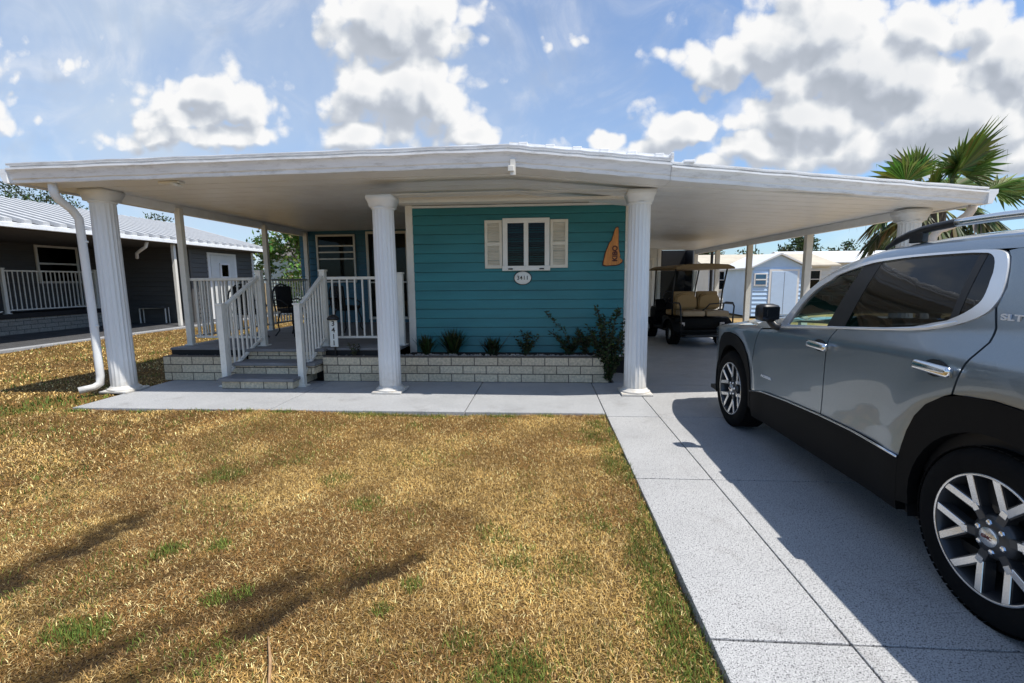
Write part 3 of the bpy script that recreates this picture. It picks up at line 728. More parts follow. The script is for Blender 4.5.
# fascia gutter: (a outward toward the street, b up)
def fascia(x0, z0, x1, z1, hgt, nm='fascia'):
    bm = nb(); h = hgt
    prof = [(-.01,0),(.055,0),(.06,.012),(.06,.040),(.075,.052),(.085,h*.45),(.105,h*.62),(.115,h*.66),(.115,h*.76),(.06,h*.78),(.06,h*.86),(.10,h*.88),(.105,h*.93),(.105,h),(-.01,h)]
    n = 14
    P = [(x0+(x1-x0)*k/n, z0+(z1-z0)*k/n) for k in range(n+1)]
    rings = []
    for k, (x, z) in enumerate(P):
        j = .004*math.sin(k*2.3+x); rings.append([bm.verts.new((x, yf_(x)-a, z+b+ (j if 0 < k < n else 0))) for a, b in prof])
    for p, q in zip(rings, rings[1:]):
        for k in range(len(prof)): bm.faces.new((p[k], p[(k+1)%len(prof)], q[(k+1)%len(prof)], q[k]))
    bm.faces.new(rings[0]); bm.faces.new(rings[-1][::-1]); fixn(bm)
    return obj(nm, bm, M_fascia, house, smooth=True, angle=25)
fascia(XL, zc_(XL)-.01, RID, zc_(RID)-.01, .225)
fascia(RID, zc_(RID)-.01, 1.37, zc_(1.37)-.01, .22)
fascia(1.374, zc_(1.374)-.012, XR, zc_(XR)-.012, .185)
# raised roof-over edge on the house part, ribbed
bm = nb()
for (a, b, h) in ((-6.1, RID, .012), (RID, 1.39, .03)):
    pts = [(a, zc_(a)+.216), (b, zc_(b)+.216), (b, zc_(b)+.216+h), (a, zc_(a)+.216+(h if a == RID else .008))]
    poly_prism(bm, pts, YF-.07, YF+.02)
x = RID+.1
while x < 1.30:
    hh = .045
    bx(bm, x, x+.10, YF-.085, YF+.02, zc_(x)+.205, zc_(x)+.205+hh, .008); x += .295
obj('roof_edge', fixn(bm), M_fascia, house)
bx_ = nb(); bx(bx_, 1.50, 1.62, YF-.09, YF+.0, zc_(1.5)+.165, zc_(1.5)+.20, .01); obj('roof_clip', bx_, M_fascia, house)
bx_ = nb(); bx(bx_, 1.36, 1.395, YF-.10, YF+.02, zc_(1.37)+.165, zc_(1.37)+.265, .006); obj('gutter_end_cap', bx_, M_fascia, house)
# side gutters
for (x, sgn) in ((XL, -1), (XR, 1)):
    bm = nb(); z = zc_(x)-.012; prof = [(0,0),(.05,0),(.06,.03),(.085,.10),(.10,.11),(.10,.16),(0,.16)]
    prof = [(-sgn*a if False else a, b) for a, b in prof]
    p0, p1 = ((x, YB, z), (x, yf_(x)-.11, z)) if sgn < 0 else ((x, yf_(x)-.11, z), (x, YB, z))
    extrude_profile(bm, prof, p0, p1); fixn(bm); obj('side_gutter', bm, M_fascia, house)
# eave beams and the corrugated pan ends beside them
def beam(x, y0, y1, zt, h, w_=.07, m=M_ceil): return obj('beam', box(x-w_/2, x+w_/2, y0, y1, zt-h, zt, .006), m, house)
beam(-5.76, 5.90, BY-.03, zc_(-5.76)-.002, .125)
beam(4.71, 6.46, CY-.05, zc_(4.71)-.002, .115)
for (x0, x1) in ((-6.18, -5.84), (4.78, 5.04)):
    bm = nb(); y = 6.35 if x0 < 0 else 6.95; prof = []
    while y < YB-.3: prof += [(y, -.006), (y+.03, -.034), (y+.13, -.034), (y+.16, -.006)]; y += .30
    prof += [(prof[-1][0], -.002), (prof[0][0], -.002)]
    ra, rb = ([bm.verts.new((x, yy, zc_(x)+dz)) for yy, dz in prof] for x in (x0, x1))
    for k in range(len(prof)): bm.faces.new((ra[k], rb[k], rb[(k+1)%len(prof)], ra[(k+1)%len(prof)]))
    bm.faces.new(ra); bm.faces.new(rb[::-1])
    obj('roof_rib', fixn(bm), M_ceil, house)
# header between the middle columns
obj('beam', box(-2.23, 1.36, 5.86, 6.02, 2.545, zc_(1.36)-.004, .008), M_cream, house)
obj('soffit_beam', box(-2.16, 1.28, 6.60, 6.72, 2.60, zc_(1.28)-.004, .008), M_cream, house)

# ---- columns
def column(x, y, ztop, r=.150):
    bm = nb(); nf = 18; seg = nf*6; z0, z1 = .055, ztop-.15
    prev = None
    for i in range(13):
        t = i/12; z = z0+(z1-z0)*t; rr = r*(1.0-.07*t)
        fl = 1.0 if 0 < i < 12 else 0
        ring = []
        for k in range(seg):
            a = 2*PI*k/seg; d = abs(((k/6.0) % 1)-.5)*2     # 1 at the arris
            dep = .011*fl*(1-d**2.2)
            ring.append(bm.verts.new((x+(rr-dep)*math.cos(a), y+(rr-dep)*math.sin(a), z)))
        if prev:
            for k in range(seg): bm.faces.new((prev[k], prev[(k+1)%seg], ring[(k+1)%seg], ring[k]))
        prev = ring
    c = obj('column', bm, M_col, house, smooth=True, angle=30)
    bm = nb(); bx(bm, x-.195, x+.195, y-.195, y+.195, .001, .030, .008)
    lathe(bm, [(.19,.028),(.195,.038),(.185,.052),(.165,.058),(.16,.075),(.148,.085)], 40, (x,y,0), caps=False); obj('plinth', bm, M_col, c, smooth=True, angle=40)
    bm = nb(); lathe(bm, [(r-.010,z1-.02),(r+.004,z1-.012),(r+.004,z1+.004),(r-.005,z1+.01)], 40, (x,y,0), caps=False)
    prof = [(r-.010,z1+.004),(r-.008,z1+.03),(r-.002,z1+.05),(r+.010,z1+.085),(r+.020,z1+.10),(r+.020,ztop-.003)]
    rings = []
    for h_, z in prof: rings.append([bm.verts.new((x+sx_*h_, y+sy_*h_, z)) for sx_, sy_ in ((-1,-1),(1,-1),(1,1),(-1,1))])
    for a, b in zip(rings, rings[1:]):
        for k in range(4): bm.faces.new((a[k], a[(k+1)%4], b[(k+1)%4], b[k]))
    bm.faces.new(rings[0][::-1]); bm.faces.new(rings[-1])
    obj('capital', bm, M_col, c, smooth=True, angle=30)
    return c
column(-5.80, 5.93, zc_(-5.80)-.003); column(-2.065, 6.02, 2.545, .145); column(1.18, 6.02, 2.545, .145); column(4.72, 6.5, zc_(4.9)-.003, .130)
# thin posts
for (x, y, zb_) in ((-5.70,7.10,.475),(-5.70,9.35,.475),(-5.70,11.0,.475)):
    bm = nb(); bx(bm, x-.045, x+.045, y-.04, y+.04, zb_, zc_(x)-.06, .006); bx(bm, x-.07, x+.07, y-.06, y+.06, zb_, zb_+.015, .003)
    obj('post', bm, M_rail, house)
for (x, y) in ((4.71,8.8),(4.71,11.2),(4.71,13.2)):
    bm = nb(); bx(bm, x-.055, x+.055, y-.05, y+.05, .0, zc_(x)-.113, .006); bx(bm, x-.09, x+.09, y-.08, y+.08, 0, .015, .003)
    obj('post', bm, M_cream, house)
# downspouts
bm = nb(); tube(bm, [(-5.95,5.44,zc_(-5.9)+.02),(-5.95,5.46,2.56),(-5.952,5.50,2.50),(-5.96,5.66,2.40),(-5.965,5.74,2.30),(-5.965,5.76,1.2),(-5.965,5.76,.24),(-5.97,5.75,.14),(-6.01,5.70,.095),(-6.11,5.58,.075)], .047, 8, square=False)
for z in (2.0, .9): bx(bm, -6.015, -5.90, 5.74, 5.77, z, z+.025)
obj('downspout', bm, M_col, house, smooth=True, angle=50)
bm = nb(); tube(bm, [(5.15,6.12,zc_(5.1)+.02),(5.15,6.14,2.27),(5.14,6.17,2.21),(5.08,6.30,2.10),(5.0,6.38,2.06),(4.96,6.42,1.98),(4.955,6.42,.3),(4.97,6.35,.1),(5.04,6.25,.07)], .047, 8)
obj('downspout', bm, M_stain, house, smooth=True, angle=50)
# small fixtures under the fascia
lt = obj('flood_light', (lambda b: (bx(b, -4.66, -4.40, YF+.10, YF+.22, zc_(-4.5)-.03, zc_(-4.5)-.004, .008), obx(b, (-4.44, YF+.12, zc_(-4.5)-.045), (.10,.09,.03), Matrix.Rotation(R(20),3,'Y'), .008), b)[-1])(nb()), M_wframe, house)
bm = nb(); bx(bm, -.375, -.315, YF-.10, YF-.06, 2.62, 2.80, .006); bx(bm, -.40, -.33, YF-.115, YF-.05, 2.66, 2.725, .008); obj('gutter_bracket', bm, M_cream, house)

# house number plaque and carved sign
pl = thing('number_plaque', (-.33, FY-.02, 1.50), 'white oval house number plaque on teal siding under the shuttered window', 'plaque')
bm = nb(); lathe(bm, [(.001,-.012),(.118,-.012),(.130,-.004),(.130,.012)], 40, axis='Y'); bm.transform(Matrix.Diagonal((1,1,.76,1))); bm.transform(Matrix.Translation((-.33, FY-.026, 1.505)))
obj('plate', bm, M_plaque, pl, smooth=True)
bm = nb(); lathe(bm, [(.128,.000),(.142,.000),(.142,.010),(.128,.010)], 40, axis='Y', caps=False); bm.transform(Matrix.Diagonal((1,1,.77,1))); bm.transform(Matrix.Translation((-.33, FY-.030, 1.505)))
obj('rim', bm, M_black, pl)
RX = Matrix.Rotation(R(90), 4, 'X')
for i, ch in enumerate('3411'): text('digit', ch, .085, M_num, pl, Matrix.Translation((-.33+(i-1.5)*.047, FY-.040, 1.505)) @ RX, .002, .001)
ns = thing('state_sign', (1.06, FY-.02, 1.95), 'varnished wooden sign cut in a tall pointed state outline, on the siding', 'sign')
out = [(-.165,-.27),(-.16,-.22),(-.145,-.16),(-.135,-.10),(-.115,-.04),(-.09,.02),(-.075,.06),(-.045,.09),(-.035,.13),(-.02,.17),(-.01,.22),(.01,.27),(.03,.285),(.05,.28),(.055,.20),(.055,.10),(.06,.0),(.07,-.08),(.085,-.13),(.075,-.16),(.10,-.185),(.12,-.20),(.11,-.235),(.085,-.25),(.07,-.265),(.03,-.275),(-.05,-.278),(-.12,-.285)]
bm = nb(); poly_prism(bm, [(1.07+x, 1.965+z) for x, z in out], FY-.045, FY-.014); fixn(bm); bmesh.ops.bevel(bm, geom=bm.edges[:], offset=.004, segments=2, affect='EDGES'); obj('board', bm, M_wood, ns)
bm = nb(); poly_prism(bm, [(1.07+x*1.09, 1.965+z*1.045) for x, z in out], FY-.030, FY-.013); obj('burnt_edge', fixn(bm), M_wooddark, ns)
text('lettering', 'KIBO', .105, M_wooddark, ns, Matrix.Translation((1.078, FY-.048, 1.86)) @ RX @ Matrix.Rotation(R(90), 4, 'Z'), .003, .0035, 1.0)
# ------------------------------------------------------------------ porch: deck, steps, railings
porch = thing('porch', (-4.0, 6.7, 0), 'raised grey porch deck with steps and cream railings left of the teal wall', 'porch')
DZ = .475; DY = 6.78
bm = nb(); y = DY
while y < BY-.02:
    bx(bm, -5.80, FX0-.06, y, min(y+.137, BY-.02), DZ-.035, DZ, .005); y += .142
obj('deck_floor', bm, M_deck, porch)
bm = nb(); bx(bm, -5.79, FX0-.08, DY+.01, DY+.05, .0, DZ-.036); bx(bm, -5.79, -5.75, DY+.05, BY, 0, DZ-.036); obj('deck_skirt', bm, M_dark, porch)
SX0, SX1 = -4.50, -3.30
for i, (y0, z) in enumerate(((6.04,.15),(6.36,.315))):
    xr = SX1-.155 if i == 0 else SX1
    st = obj('step', box(SX0-.02, xr+.02, y0, y0+.36, z-.045, z, .01), M_deck, porch)
    obj('riser', box(SX0+.01, xr-.01, y0+.035, 6.775, .0 if i == 0 else .15, z-.047), M_brick, st)
obj('riser', box(SX0+.01, SX1-.01, 6.70, 6.775, .316, DZ-.04), M_brick, porch)
obj('step', box(SX0-.02, SX1+.02, 6.655, 6.778, DZ-.043, DZ-.001, .01), M_deck, porch)

def newel(parent, x, y, z0, z1, s=.042):
    bm = nb(); bx(bm, x-s, x+s, y-s, y+s, z0+.01, z1-.012, .006); bx(bm, x-s-.012, x+s+.012, y-s-.012, y+s+.012, z1-.012, z1+.012, .008)
    bx(bm, x-.075, x+.075, y-.075, y+.075, z0, z0+.016, .004)
    return obj('newel', bm, M_rail, parent)
def rail_run(p0, p1, z0a, z0b, hb, ht, n, parent=porch, name='railing', ends=(True, True), newtops=None, m=M_rail):
    """railing from p0 to p1 (x,y); z0a/z0b floor heights at the ends; hb/ht bottom and top rail heights"""
    P0, P1 = Vector((*p0, 0)), Vector((*p1, 0)); d = (P1-P0); Ln = d.length; d.normalize()
    def at(t, h): 
        p = P0.lerp(P1, t); return Vector((p.x, p.y, z0a+(z0b-z0a)*t+h))
    t0 = .045/Ln
    a, b = at(t0, ht), at(1-t0, ht)
    dirn = (b-a).normalized(); rot = dirn.to_track_quat('X', 'Z').to_matrix()
    bm = nb(); obx(bm, (a+b)/2, ((b-a).length, .058, .045), rot, .008)
    root = obj(name, bm, m, parent)
    a, b = at(t0, hb), at(1-t0, hb); bm = nb(); obx(bm, (a+b)/2, ((b-a).length, .045, .035), rot, .006); obj('bottom_rail', bm, m, root)
    for k in range(n):
        t = (k+1)/(n+1); q0, q1 = at(t, hb+.012), at(t, ht-.018)
        bm = nb(); bx(bm, q0.x-.0115, q0.x+.0115, q0.y-.0115, q0.y+.0115, q0.z, q1.z); obj('baluster', bm, m, root)
    for (e, p, z) in ((ends[0], p0, z0a), (ends[1], p1, z0b)):
        if e: 
            nwl = newel(root, p[0], p[1], z, z+ht+.07)
    return root
# handrails on both sides of the steps
rail_run((-4.545,6.26), (-4.42,7.02), 0.0, DZ, .16, 1.10, 8)
rail_run((-3.43,6.28), (-3.40,7.02), 0.0, DZ, .16, 1.10, 8)
rail_run((-5.66,7.14), (-4.42,7.06), DZ, DZ, .13, 1.05, 11, ends=(False, False))
rail_run((-3.40,7.06), (-2.22,7.12), DZ, DZ, .13, 1.05, 9, ends=(False, True))
rail_run((-5.70,7.18), (-5.70,9.30), DZ, DZ, .13, 1.05, 18, ends=(False, False))
rail_run((-5.70,9.40), (-5.70,10.95), DZ, DZ, .13, 1.05, 13, ends=(False, False))

# ------------------------------------------------------------------ block planter along the house
def planter(x0, x1, y0, label, ends):
    t = thing('block_planter', ((x0+x1)/2, y0, 0), label, 'planter')
    bm = nb(); bx(bm, x0, x1, y0, y0+.11, .001, .372, .006)
    if ends[0]: bx(bm, x0, x0+.11, y0+.112, 6.775, .001, .372, .006)
    if ends[1]: bx(bm, x1-.11, x1, y0+.112, 7.25, .001, .372, .006)
    obj('block_wall', bm, M_brick, t)
    return t
planter(-5.78, SX0-.025, 6.60, 'low tan block planter left of the porch steps, empty of plants', (True, False))
planter(SX1+.025, .92, 6.60, 'long tan block planter bed under the teal wall with dark plants', (False, True))
bm = nb(); bx(bm, SX1+.04, FX0-.02, 6.712, 6.775, .05, .335); bx(bm, FX0-.02, .80, 6.712, 7.285, .05, .335); bx(bm, -5.66, SX0-.04, 6.712, 6.775, .05, .34)
obj('planter_soil', bm, M_soil); tag(bpy.data.objects['planter_soil'], 'dark soil filling the block planters', 'soil', kind='stuff')
def pebbles(name, n, xr, yr, z, label, rr=(.012,.03)):
    bm = nb()
    for i in range(n):
        r = random.uniform(*rr); m = Matrix.Translation((random.uniform(*xr), random.uniform(*yr), z+random.uniform(-.005,.018))) @ Matrix.Rotation(random.uniform(0,6),4,'Z') @ Matrix.Rotation(random.uniform(0,1),4,'X') @ Matrix.Diagonal((r, r*random.uniform(.6,1), r*random.uniform(.45,.7), 1))
        bmesh.ops.create_icosphere(bm, subdivisions=1, radius=1, matrix=m)
    o = obj(name, bm, M_stone, smooth=True, angle=70); return tag(o, label, 'pebbles', kind='stuff')
pebbles('pebbles', 900, (SX1+.06, .80), (6.72, 6.95), .338, 'pale pebbles covering the planter bed in front of the teal wall')
pebbles('leaf_litter', 160, (-5.64, SX0-.06), (6.715, 6.77), .342, 'dark litter in the left planter', (.008,.02))

# plants: each a clump of narrow leaves on stems
def colored(bm_faces_cols): pass
def leaf_mesh(name, quads, cols, parent, m=M_leaf):
    me = bpy.data.meshes.new(name); off = world_loc(parent) if parent else Vector((0,0,0))
    V = []; F = []; C = []
    for q, c in zip(quads, cols):
        i = len(V); V += [tuple(Vector(p)-off) for p in q]; F.append(tuple(range(i, i+len(q)))); C += [(*c, 1)]*len(q)
    me.from_pydata(V, [], F); at = me.color_attributes.new('Col', 'FLOAT_COLOR', 'POINT')
    at.data.foreach_set('color', np.array(C, np.float32).reshape(-1)); me.materials.append(m)
    o = bpy.data.objects.new(name, me); COL.objects.link(o)
    if parent: o.parent = parent
    return o
def leaf_quad(p, d, up, L_, w_):
    d = d.normalized(); s = d.cross(up); 
    if s.length < 1e-3: s = d.cross(Vector((1,0,0)))
    s.normalize(); n = s.cross(d)
    return [p, p+d*L_*.45+s*w_*.5+n*L_*.06, p+d*L_, p+d*L_*.45-s*w_*.5+n*L_*.06]
def rv(): 
    v = Vector((random.gauss(0,1), random.gauss(0,1), random.gauss(0,1))); return v.normalized()
DG = [(.022,.040,.012),(.035,.058,.016),(.05,.072,.022),(.03,.03,.015),(.065,.085,.03)]
M_stem = mat('plant_stem', (.055,.045,.022), .8, var=.3, scale=30)
def shrub(name, x, y, z, h, r, nst, nl, label, leaf=(.05,.022), cols=DG, group=None, spread=.6, long_stem=None, cat='plant'):
    t = thing(name, (x, y, z), label, cat, group)
    bm = nb(); Q = []; C = []
    stems = []
    for i in range(nst):
        a = random.uniform(0, 2*PI); hh = h*random.uniform(.55, 1.0); rr = r*random.uniform(.3, 1)
        stems.append([Vector((x, y, z-.02)), Vector((x+math.cos(a)*rr*.4, y+math.sin(a)*rr*.4*spread, z+hh*.5)), Vector((x+math.cos(a)*rr, y+math.sin(a)*rr*spread, z+hh))])
    if long_stem: stems += [[Vector(p) for p in s_] for s_ in long_stem]
    for s_ in stems: tube(bm, s_, [.006,.005,.003] if len(s_) == 3 else .005, 5)
    for i in range(nl):
        s_ = stems[i % nst] if (not long_stem or random.random() < .9) else random.choice(stems[nst:])
        q = random.uniform(.12, 1.0)*(len(s_)-1); k = min(int(q), len(s_)-2); p = s_[k].lerp(s_[k+1], q-k)
        d = rv(); d.z = abs(d.z)*.9-.15; d.normalize()
        Q.append(leaf_quad(p+rv()*leaf[0]*.5, d, rv(), leaf[0]*random.uniform(.6,1.4), leaf[1]*random.uniform(.7,1.3))); C.append(tuple(c*random.uniform(.7,1.3) for c in random.choice(cols)))
    obj('stem', bm, M_stem, t); leaf_mesh('leaves', Q, C, t)
    return t
gpl = 'small dark plants in the planter bed'
def grassy(x, y, z, h, n, label):
    h *= 1.3; n *= 2
    t = thing('bedding_plant', (x, y, z), label, 'plant', gpl); Q = []; C = []
    for i in range(n):
        a = random.uniform(0, 2*PI); l = random.uniform(.1, .75); L_ = h*random.uniform(.6, 1.1)
        d = Vector((math.cos(a)*math.sin(l), math.sin(a)*math.sin(l)*.7, math.cos(l))); s_ = Vector((-math.sin(a), math.cos(a), 0))
        p = Vector((x+random.gauss(0,.03), y+random.gauss(0,.025), z-.01)); w_ = .012
        m1 = p+d*L_*.55; e = p+d*L_+Vector((math.cos(a)*.05, math.sin(a)*.04, -.03))*random.random()
        c = tuple(c*random.uniform(.6,1.2) for c in random.choice(DG))
        Q += [[p-s_*w_*.6, p+s_*w_*.6, m1+s_*w_, m1-s_*w_], [m1-s_*w_, m1+s_*w_, e]]; C += [c, c]
    leaf_mesh('leaves', Q, C, t)
    return t
PZ = .345
grassy(-1.82, 7.03, PZ, .26, 70, 'spiky dark plant nearest the left trim of the teal wall')
grassy(-1.40, 7.05, PZ, .33, 90, 'tallest spiky dark clump in the left half of the bed')
grassy(-.80, 7.04, PZ, .24, 60, 'thin dark plant below the left shutter beside a leaning dry stem')
shrub('bedding_plant', -.27, 7.0, PZ, .36, .26, 14, 420, 'bushy dark small plant in the bed below the number plaque', group=gpl)
shrub('bedding_plant', .38, 7.05, PZ, .36, .34, 16, 620, 'low dark bushy plant with one long bare arching stem', group=gpl, long_stem=[[(.45,7.05,.36),(.30,7.02,.70),(.12,7.0,.88),(.02,6.98,1.0)]])
shrub('bedding_plant', .62, 7.02, PZ, .42, .22, 12, 420, 'small dark plant squeezed beside the tall shrub', group=gpl)
shrub('bedding_plant', -2.35, 6.74, PZ, .30, .12, 6, 90, 'little dark plant beside the second white column', group=gpl, leaf=(.04,.016))
shrub('bedding_plant', -2.85, 6.73, PZ, .22, .14, 6, 70, 'sparse dark sprig in front of the porch railing', group=gpl, leaf=(.04,.016))
bm = nb(); tube(bm, [(-.72,7.03,PZ),(-.62,7.0,.52),(-.5,6.99,.68)], [.004,.004,.002], 5); tag(obj('dry_stem', bm, M_stem), 'leaning bare dry stem in the bed under the left shutter', 'stem')
shrub('tall_shrub', .93, 6.80, .0, .98, .34, 26, 2600, 'tall dark leggy shrub beside the white column at the planter end', leaf=(.055,.026), long_stem=[[(.93,6.85,.3),(.85,6.8,.8),(.74,6.78,1.08)],[(.95,6.85,.3),(1.02,6.75,.9),(1.06,6.72,1.05)]], cat='shrub')
shrub('tall_shrub', .92, 6.62, .02, .50, .26, 16, 1100, 'low dark leafy growth spilling over the planter end wall', leaf=(.05,.026), cat='shrub')

# address stake
st = thing('address_stake', (-3.10, 6.78, .3), 'white vertical number board on a black stake in front of the porch railing', 'sign')
obj('stake', box(-3.155, -3.135, 6.745, 6.765, .30, .95), M_black, st)
bm = nb(); bx(bm, -3.205, -3.085, 6.725, 6.742, .50, .90, .004); obj('board', bm, M_plaque, st)
bm = nb(); lathe(bm, [(.02,.90),(.085,.905),(.09,.93),(.06,.965),(.02,.985)], 20, (-3.145,6.735,0)); obj('lantern_cap', bm, M_black, st, smooth=True)
for i, ch in enumerate('3411'): text('digit', ch, .105, M_num, st, Matrix.Translation((-3.145, 6.722, .85-i*.098)) @ RX, .002, .001)

# ------------------------------------------------------------------ porch furniture
M_cushion = mat('charcoal_cushion', (.018,.018,.020), .9, var=.3, scale=30)
def cast_chair(loc, rz, label):
    t = thing('patio_chair', loc, label, 'chair', 'black patio chairs on the porch', rz)
    def O(n, bm): return obj(n, bm, M_black, t, local=True)
    bm = nb(); lathe(bm, [(.02,.43),(.20,.43),(.22,.445),(.20,.46),(.02,.465)], 28); O('seat', bm)
    for sx_ in (-1, 1):
        bm = nb(); tube(bm, [(sx_*.15,-.15,.43),(sx_*.19,-.20,.25),(sx_*.17,-.17,.1),(sx_*.22,-.22,0)], .013, 8); O('leg', bm)
        bm = nb(); tube(bm, [(sx_*.15,.15,.43),(sx_*.18,.19,.25),(sx_*.17,.17,.1),(sx_*.21,.24,0)], .013, 8); O('leg', bm)
        bm = nb(); tube(bm, [(sx_*.20,-.12,.44),(sx_*.25,-.14,.58),(sx_*.26,-.02,.66),(sx_*.24,.12,.68),(sx_*.21,.20,.66)], .012, 8); O('armrest', bm)
    bm = nb(); arc = [(-.20,.19,.45),(-.22,.22,.65)]
    for k in range(9): a = PI-PI*k/8; arc.append((.22*math.cos(a), .235, .74+.22*math.sin(a)))
    arc += [(.22,.22,.65),(.20,.19,.45)]
    tube(bm, arc, .014, 8)
    for x in (-.13,-.065,0,.065,.13): tube(bm, [(x,.20,.46),(x*1.1,.225,.66),(x*1.05,.235,.74+math.sqrt(max(0,.22**2-x*x))-.01)], .009, 6)
    for z in (.60,.74,.84): tube(bm, [(-.2,.226,z),(.2,.226,z)], .008, 6)
    for (x, z) in ((-.1,.67),(0,.67),(.1,.67),(-.06,.79),(.06,.79),(0,.88)):
        ring = [(x+.036*math.cos(2*PI*k/10), .228, z+.036*math.sin(2*PI*k/10)) for k in range(11)]; tube(bm, ring, .007, 5, caps=False)
    O('backrest', bm)
    bm = nb(); bx(bm, -.20, .20, -.19, .17, .462, .52, .025); obx(bm, (0,.185,.72), (.36,.05,.40), Matrix.Rotation(R(-5),3,'X'), .022); obj('cushion', bm, M_cushion, t, local=True, smooth=True)
    return t
cast_chair((-3.95, 9.1, DZ), R(150), 'black ornate patio chair with rounded openwork back facing the steps')
cast_chair((-4.72, 8.45, DZ), R(75), 'black patio chair left of the little bistro table')
cast_chair((-5.28, 8.0, DZ), R(60), 'black patio chair against the left porch railing')
tb = thing('bistro_table', (-4.30, 8.75, DZ), 'small round black bistro table with curled legs on the porch', 'table')
bm = nb(); lathe(bm, [(.02,DZ+.66),(.30,DZ+.66),(.315,DZ+.675),(.30,DZ+.69),(.02,DZ+.69)], 32, (-4.3,8.75,0)); obj('tabletop', bm, M_black, tb, smooth=True)
for k in range(3):
    a = 2*PI*k/3+.4; c, s_ = math.cos(a), math.sin(a); bm = nb()
    tube(bm, [(-4.3+c*.22,8.75+s_*.22,DZ+.66),(-4.3+c*.08,8.75+s_*.08,DZ+.42),(-4.3+c*.10,8.75+s_*.10,DZ+.25),(-4.3+c*.27,8.75+s_*.27,DZ+.005)], .013, 8); obj('leg', bm, M_black, tb)
bm = nb(); ring = [(-4.3+.11*math.cos(2*PI*k/16), 8.75+.11*math.sin(2*PI*k/16), DZ+.33) for k in range(17)]; tube(bm, ring, .009, 6, caps=False); obj('stretcher', bm, M_black, tb)
# ------------------------------------------------------------------ the car (nose away from the camera)
CX = 2.80; FA, RA, WZ = 4.70, 1.97, .378       # front and rear axle, hub height
car = thing('parked_car', (CX, 3.3, 0), 'grey metallic SUV with roof rails parked on the driveway', 'car')
def IT(x, xs, ys): return float(np.interp(x, xs, ys))
def zcr(y): return IT(y, [1.0,2.1,3.0,4.2,5.5], [1.12,1.10,1.075,1.01,.92])
def zbelt(y): return IT(y, [1.0,2.1,2.7,3.1,3.7,4.2,5.0,5.6], [1.26,1.23,1.19,1.165,1.12,1.07,1.0,.95])
def taper(y):
    t = 1.0
    if y > 4.55: t -= .2*((y-4.55)/1.08)**2.2
    if y < 1.6: t -= .12*((1.6-y)/.7)**2
    return t
def wprof(y, z):
    zc = zcr(y); zb = max(zbelt(y), zc+.03)
    if z <= zc: b = IT(z, [.15,.24,.30,.38,.45,.52,.60,.70,.80,.90,zc], [.885,.91,.925,.932,.936,.937,.937,.9395,.9445,.9505,.957])
    elif z <= zb: b = .957-(z-zc)*.60
    else:
        wb = .957-(zb-zc)*.60; d = z-zb; b = wb-d*.29-.26*d*d
    # flared haunches over the wheels
    for ya in (FA, RA):
        dd = math.hypot(y-ya, (z-.45)*1.0); b += .014*math.exp(-((dd-.56)/.12)**2)*(1 if z < 1.05 else math.exp(-((z-1.05)/.06)**2))
    return b*taper(y)
def wside(y, z):                                  # smoothed in z so that the crease is soft
    return sum(wprof(y, z+o)*k for o, k in ((-.016,.12),(-.010,.2),(-.003,.18),(.003,.18),(.010,.2),(.016,.12)))
def zt_(y): return IT(y, [.96,1.3,1.8,2.2,2.31,2.48,2.73,3.12,3.29,3.47,3.59,3.69,3.76,3.86,4.13,4.4], [1.50,1.555,1.585,1.592,1.594,1.598,1.596,1.573,1.538,1.484,1.42,1.322,1.21,1.07,1.045,1.02])
def zf_(y): return IT(y, [4.0,4.3,4.6,5.0,5.2,5.45,5.6], [1.055,1.055,1.03,.99,.965,.915,.86])

def side_panel(polys, off=0.0, step=.026, ret=.018, side=-1, zmin=None):
    """outline(s) in (y,z) filled, cut into a fine grid and laid on the body side; first poly outer, the rest holes"""
    bm = nb(); edges = []
    for pts in polys:
        vs_ = [bm.verts.new((y, z, 0)) for y, z in pts]
        for k in range(len(vs_)): edges.append(bm.edges.new((vs_[k], vs_[(k+1)%len(vs_)])))
    bmesh.ops.triangle_fill(bm, use_beauty=True, use_dissolve=False, edges=edges, normal=(0,0,1))
    ys = [p[0] for p in polys[0]]; zs = [p[1] for p in polys[0]]
    for lo, hi, nrm in ((min(ys), max(ys), (1,0,0)), (min(zs), max(zs), (0,1,0))):
        n = max(1, int((hi-lo)/step))
        for k in range(1, n):
            c = lo+(hi-lo)*k/n
            bmesh.ops.bisect_plane(bm, geom=bm.verts[:]+bm.edges[:]+bm.faces[:], dist=1e-5, plane_co=(c,0,0) if nrm[0] else (0,c,0), plane_no=nrm)
    bmesh.ops.dissolve_limit(bm, angle_limit=.001, verts=[], edges=[]) if False else None
    for v in bm.verts:
        y, z = v.co.x, v.co.y; v.co = Vector((CX+side*(wside(y, z)+off), y, z))
    bmesh.ops.recalc_face_normals(bm, faces=bm.faces[:])
    fs = bm.faces[:]
    if sum(f.normal.x*f.calc_area() for f in fs)*side < 0: bmesh.ops.reverse_faces(bm, faces=fs)
    for f in bm.faces: f.smooth = True
    if ret > 0:
        be = [e for e in bm.edges if e.is_boundary]
        for e in be: e.smooth = False
        r = bmesh.ops.extrude_edge_only(bm, edges=be)
        for v in [g_ for g_ in r['geom'] if isinstance(g_, bmesh.types.BMVert)]: v.co.x -= side*ret
    return bm
